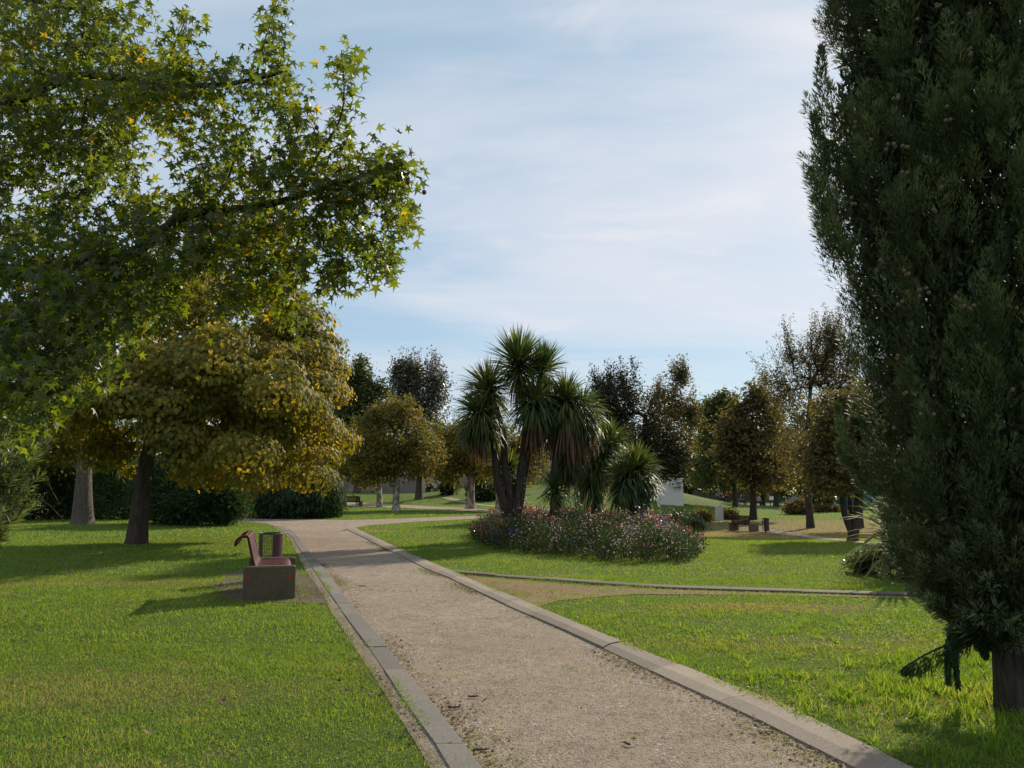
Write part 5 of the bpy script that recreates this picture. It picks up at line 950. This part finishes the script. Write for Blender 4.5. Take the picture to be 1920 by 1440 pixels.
# white block with air conditioner
wb = S(1260, 78)
box_thing('service_block', 'white rendered service block at the foot of the mound', 'building', wb, [('wall', (0, 2, 1.2), (2.25, 4, 2.6), 'plaster', .02), ('door', (-1.77, 1.7, 1.0), (1.28, .12, 2.1), 'teal', .01), ('wall', (-1.77, 3.0, 1.15), (1.26, 2.4, 2.4), 'teal_dark', .01), ('roof', (0, 2, 2.56), (2.4, 4.2, .12), 'plaster', .01)], rz=0)
ac = empty('air_conditioner', wb + np.array([.55, -.22, 1.80]), 'grey air conditioner mounted on the white block wall', 'air conditioner')
mb = MB(); mb.box((0, 0, .25), (.85, .38, .55), 0, .02); mb.build('casing', M['plaster'], ac); mb = MB()
for k in range(7): mb.box((.06, -.195, .06 + k * .065), (.56, .012, .04))
mb.build('grille', M['grey'], ac); mb = MB(); mb.box((-.3, .05, -.06), (.05, .4, .05)); mb.box((.3, .05, -.06), (.05, .4, .05)); mb.build('bracket', M['grey'], ac)
# stele
def stele():
    b = S(1349, 60); root = empty('stele', b, 'pale round-topped stone stele on the dry lawn', 'monument'); mb = MB(); w, h = .28, 1.12; n = 12; o = [(-w, -.1), (w, -.1)] + [(w * math.cos(a), h - w + w * math.sin(a)) for a in np.linspace(0, math.pi, n)]
    N = len(o); vs = [(x, -.09, z) for x, z in o] + [(x, .09, z) for x, z in o]; mb.add(vs, [tuple(range(N)), tuple(range(2 * N - 1, N - 1, -1))] + [(i, N + i, N + (i + 1) % N, (i + 1) % N) for i in range(N)]); mb.build('slab', M['pale_stone'], root)
    b2 = S(1340, 60.5); r2 = empty('boulder', b2, 'low dark rough stone leaning left of the pale stele', 'stone'); mb = MB(); mb.box((0, 0, .25), (.4, .35, .75), .2, .12); mb.build('rock', M['stone'], r2)
stele()
# walls and shed on the left horizon
def wall():
    root = empty('park_wall', S(740, 92), 'long brown masonry wall behind the plane trees', 'wall'); b = np.array(root.location); mb = MB(); cp = MB()
    for i in range(14):
        x0 = -24 + i * 3.2; z = float(terr(x0, 92)); mb.box((x0 - b[0], 0, z + .95 - b[2]), (3.17, .35, 2.2)); cp.box((x0 - b[0], 0, z + 2.10 - b[2]), (3.2, .45, .1), 0, .01)
    mb.build('masonry', M['wall'], root); cp.build('coping', M['beige'], root)
wall()
box_thing('garden_shed', 'small beige flat-roofed shed before the brown wall', 'building', S(813, 89), [('wall', (0, 0, .75), (2.5, 1.2, 1.7), 'beige', .01), ('roof', (0, 0, 1.63), (2.7, 1.4, .06), 'dark_red', .005)])
# far right: fence, blue slats, containers, sign, poles
def fence(name, label, x0, x1, d, h, mat, slat, post='grey', gap=.16, z_off=0):
    a, e = S(x0, d), S(x1, d); root = empty(name, a, label, 'fence'); L_ = e[0] - a[0]; mb = MB(); n = int(L_ / gap)
    for i in range(n): mb.box((i * gap + gap / 2, 0, h / 2), (slat, .03, h))
    mb.build('slats', M[mat], root); mb = MB(); mb.box((L_ / 2, .04, h - .12), (L_, .04, .06)); mb.box((L_ / 2, .04, .2), (L_, .04, .06)); mb.build('rail', M[post], root)
    for x in np.linspace(0, L_, 4): mb = MB(); mb.box((x, .09, h / 2), (.08, .08, h + .1)); mb.build('post', M[post], root)
fence('slat_fence', 'bright blue slatted fence behind the pink-flowering bush', 1480, 1515, 95, 1.25, 'blue', .14, 'grey', .19)
fence('slat_fence', 'dark teal railing left of the blue fence', 1458, 1479, 95, 1.25, 'teal_dark', .05, 'teal_dark', .15)
fence('slat_fence', 'pale wire fence right of the slanting white pole', 1566, 1602, 93, 1.3, 'grey', .03, 'beige', .2)
fence('slat_fence', 'low beige board fence behind the seated people', 1300, 1450, 112, 1.25, 'wall', .29, 'wall', .3)
def container():
    b = S(1622, 90); root = empty('container', b, 'teal metal container at the far right under the trees', 'container'); mb = MB(); mb.box((0, 1.2, 1.1), (4.6, 2.4, 2.3), 0, .03)
    for k in range(18): mb.box((-2.2 + k * .26, -.015, 1.1), (.1, .05, 2.1))
    mb.build('shell', M['teal'], root); mb = MB(); mb.box((1.2, -.06, 1.05), (.9, .04, 1.9), 0, .01); mb.build('door', M['teal_dark'], root)
container()
sb = S(1447, 92); root = empty('sign_board', sb, 'small blank-looking white notice board on a dark post', 'sign'); mb = MB(); mb.box((0, 0, 1.05), (.5, .03, .42), 0, .005); mb.build('panel', M['white'], root); mb = MB(); mb.box((-.12, .04, .5), (.08, .06, 1.1)); mb.build('post', M['bark_dark'], root)
sb = S(1566, 88); root = empty('goal_pole', sb, 'slanting white pole beside a short white post', 'pole'); mb = MB(); mb.tube([(-1.1, 0, 1.25), (-.4, 0, .6), (.35, 0, -.05)], .045, 8); mb.build('slanting_bar', M['white'], root); mb = MB(); mb.tube([(-.02, .1, -.1), (-.02, .1, 1.5)], .13, 10); mb.build('post', M['white'], root)

# ------------------------------------------------------------------ people
def person(label, loc, rz, shirt, trousers, seated=False, h=1.7):
    root = empty('person', loc, label, 'person', None, rz); k = h / 1.7
    def skin(name, verts, edges, rads, mat, rootv=0):
        me = bpy.data.meshes.new(name); me.from_pydata([tuple(c * k for c in v) for v in verts], edges, []); o = bpy.data.objects.new(name, me); COL.objects.link(o); o.parent = root
        mo = o.modifiers.new('skin', 'SKIN'); sv = me.skin_vertices[0].data
        for i, r in enumerate(rads): sv[i].radius = (r * k, r * k)
        sv[rootv].use_root = True; s2 = o.modifiers.new('sub', 'SUBSURF'); s2.levels = 1; s2.render_levels = 1; me.materials.append(mat); return o
    hz = .50 if seated else .92; fy = -.42 if seated else -.03; kz = .50 if seated else .50; ky = -.42 if seated else -.02
    V = [(0, 0, hz), (0, 0, hz + .25), (0, 0, hz + .48), (0, 0, hz + .56), (0, -.01, hz + .64), (0, -.01, hz + .75)]; E = [(0, 1), (1, 2), (2, 3), (3, 4), (4, 5)]; R = [.14, .12, .13, .055, .085, .075]
    for s in (-1, 1):
        b0 = len(V); V += [(s * .18, 0, hz + .46), (s * .25, -.02, hz + .20), (s * .22, -.18, hz + .08), (s * .20, -.25, hz + .09)]; E += [(2, b0), (b0, b0 + 1), (b0 + 1, b0 + 2), (b0 + 2, b0 + 3)]; R += [.06, .045, .035, .03]
        b0 = len(V); V += [(s * .10, -.02, hz - .06), (s * .11, ky, kz), (s * .11, fy, .08), (s * .12, fy - .14, .04)]; E += [(0, b0), (b0, b0 + 1), (b0 + 1, b0 + 2), (b0 + 2, b0 + 3)]; R += [.09, .065, .045, .04]
    skin('body', V, E, R, SK); skin('shirt', [(0, 0, hz + .02), (0, 0, hz + .25), (0, 0, hz + .47), (.19, 0, hz + .46), (.25, -.02, hz + .24), (-.19, 0, hz + .46), (-.25, -.02, hz + .24)], [(0, 1), (1, 2), (2, 3), (3, 4), (2, 5), (5, 6)], [.155, .14, .15, .075, .06, .075, .06], shirt)
    skin('trousers', [(0, 0, hz - .02), (.10, -.02, hz - .07), (.11, ky, kz), (.11, fy, .14), (-.10, -.02, hz - .07), (-.11, ky, kz), (-.11, fy, .14)], [(0, 1), (1, 2), (2, 3), (0, 4), (4, 5), (5, 6)], [.15, .105, .08, .06, .105, .08, .06], trousers)
    hm = MB(); pr = []
    for a in range(5):
        th = a * .42
        for j in range(10): pr.append((.092 * k * math.sin(th) * math.cos(j * .628), (.02 + .10 * math.sin(th) * math.sin(j * .628)) * k, (hz + .70 + .105 * math.cos(th)) * k))
    hm.add(pr, [(a * 10 + j, a * 10 + (j + 1) % 10, a * 10 + 10 + (j + 1) % 10, a * 10 + 10 + j) for a in range(4) for j in range(10)]); hm.build('hair', M['bark_dark'], root, True); return root
SK = simple('skin', (.42, .26, .19), .55, .06); shirtR = simple('red_cloth', (.50, .04, .05), .8, .1); shirtG = simple('grey_cloth', (.20, .22, .26), .8, .1); dark = simple('dark_cloth', (.03, .03, .04), .8, .1); shirtB = simple('beige_cloth', (.35, .27, .18), .8, .1)
person('person in a red top standing on the shaded far lawn', S(1363, 104), .4, shirtR, dark)
person('person in grey standing left of the one in red', S(1348, 106), -.5, shirtG, dark)
def far_seat(px, d, lab):
    b = S(px, d); return box_thing('stone_seat', lab, 'bench', b, [('seat', (0, 0, .40), (1.3, .45, .10), 'slab', .02), ('leg', (-.5, 0, .16), (.14, .4, .40), 'slab', .01), ('leg', (.5, 0, .16), (.14, .4, .40), 'slab', .01)])
far_seat(1354, 100, 'low stone seat under the person left of the red top'); far_seat(1390, 98, 'low stone seat under the dark-clothed person'); far_seat(1420, 97, 'low stone seat under the pair of people')
person('person in dark clothes seated alone behind the maple trunk', S(1390, 98), .6, dark, dark, True); person('person in grey top seated right of the tree trunk', S(1417, 97), -.3, shirtG, dark, True); person('person in beige top seated beside the one in grey', S(1424, 97), .5, shirtB, dark, True)
person('person in dark top seated left of the red top', S(1354, 100), -.6, dark, dark, True)

# ------------------------------------------------------------------ small litter
def twig(x, y, L_, a, lab, seed):
    rng = np.random.default_rng(seed); b = G(x, y); b[2] += .018; root = empty('fallen_twig', b, lab, 'twig', 'twigs fallen on the gravel path', a); n = 6; pts = [(L_ * (i / (n - 1) - .5), rng.normal(0, L_ * .05), rng.uniform(0, .006)) for i in range(n)]; mb = MB(); mb.tube(pts, [.006, .007, .006, .006, .005, .003], 6); mb.tube([pts[2], (pts[2][0] + L_ * .2, L_ * .18, .012)], [.004, .002], 5); mb.build('stick', M['twig'], root, True)
twig(903, 1412, .10, .4, 'forked dark twig beside the left kerb at the bottom', 1); twig(1175, 1400, .06, 2.2, 'small twig alone at the bottom middle of the path', 2); twig(680, 1101, .13, -.1, 'dark stick lying just below the shadow across the path', 3); twig(853, 1331, .09, .1, 'dark flat twig near the left kerb, midway down the path', 4); twig(888, 1311, .08, 0, 'short twig right of the midway flat twig', 5); twig(1430, 1345, .16, .5, 'thin twig lying against the right kerb', 6)
TPLL = TPL['lobed']
fl = MB(); fl.add([(v[0] * .06, v[1] * .06, v[2] * -.08 + .004) for v in TPLL[0]], [tuple(f) for f in TPLL[1]]); fo = None
spots = [(183, 1272), (283, 1392), (634, 1290), (646, 1310), (730, 1300), (75, 1190), (300, 1180), (500, 1240), (420, 1330), (120, 1400), (690, 1312), (663, 1247), (780, 1375), (790, 1385), (905, 1330), (300, 1155)]
for i, (x, y) in enumerate(spots):
    if fo is None: o = fl.build('fallen_leaf', M['dryleaf']); fo = o
    else: o = fo.copy(); COL.objects.link(o)
    p = G(x, y); o.location = (p[0], p[1], p[2] + .045); o.rotation_euler = (.4 * math.sin(i), .3 * math.cos(i * 2), i * 1.7); tag(o, 'dry brown leaf fallen on the left lawn or kerb', 'leaf', 'dry leaves fallen near the left kerb')
for nm, p in (('catalpa', S(255, 21.5)), ('bench', G(454, 1127)), ('bin2', S(1436, 42.5)), ('stele', S(1349, 60)), ('block', wb), ('maple', S(1598, 27)), ('m1', S(1520, 48)), ('m2', S(1412, 60)), ('plane', S(743, 52)), ('mound', np.array([7, 100, float(terr(7, 100))]))): print(nm, [round(float(v), 1) for v in proj(p)])
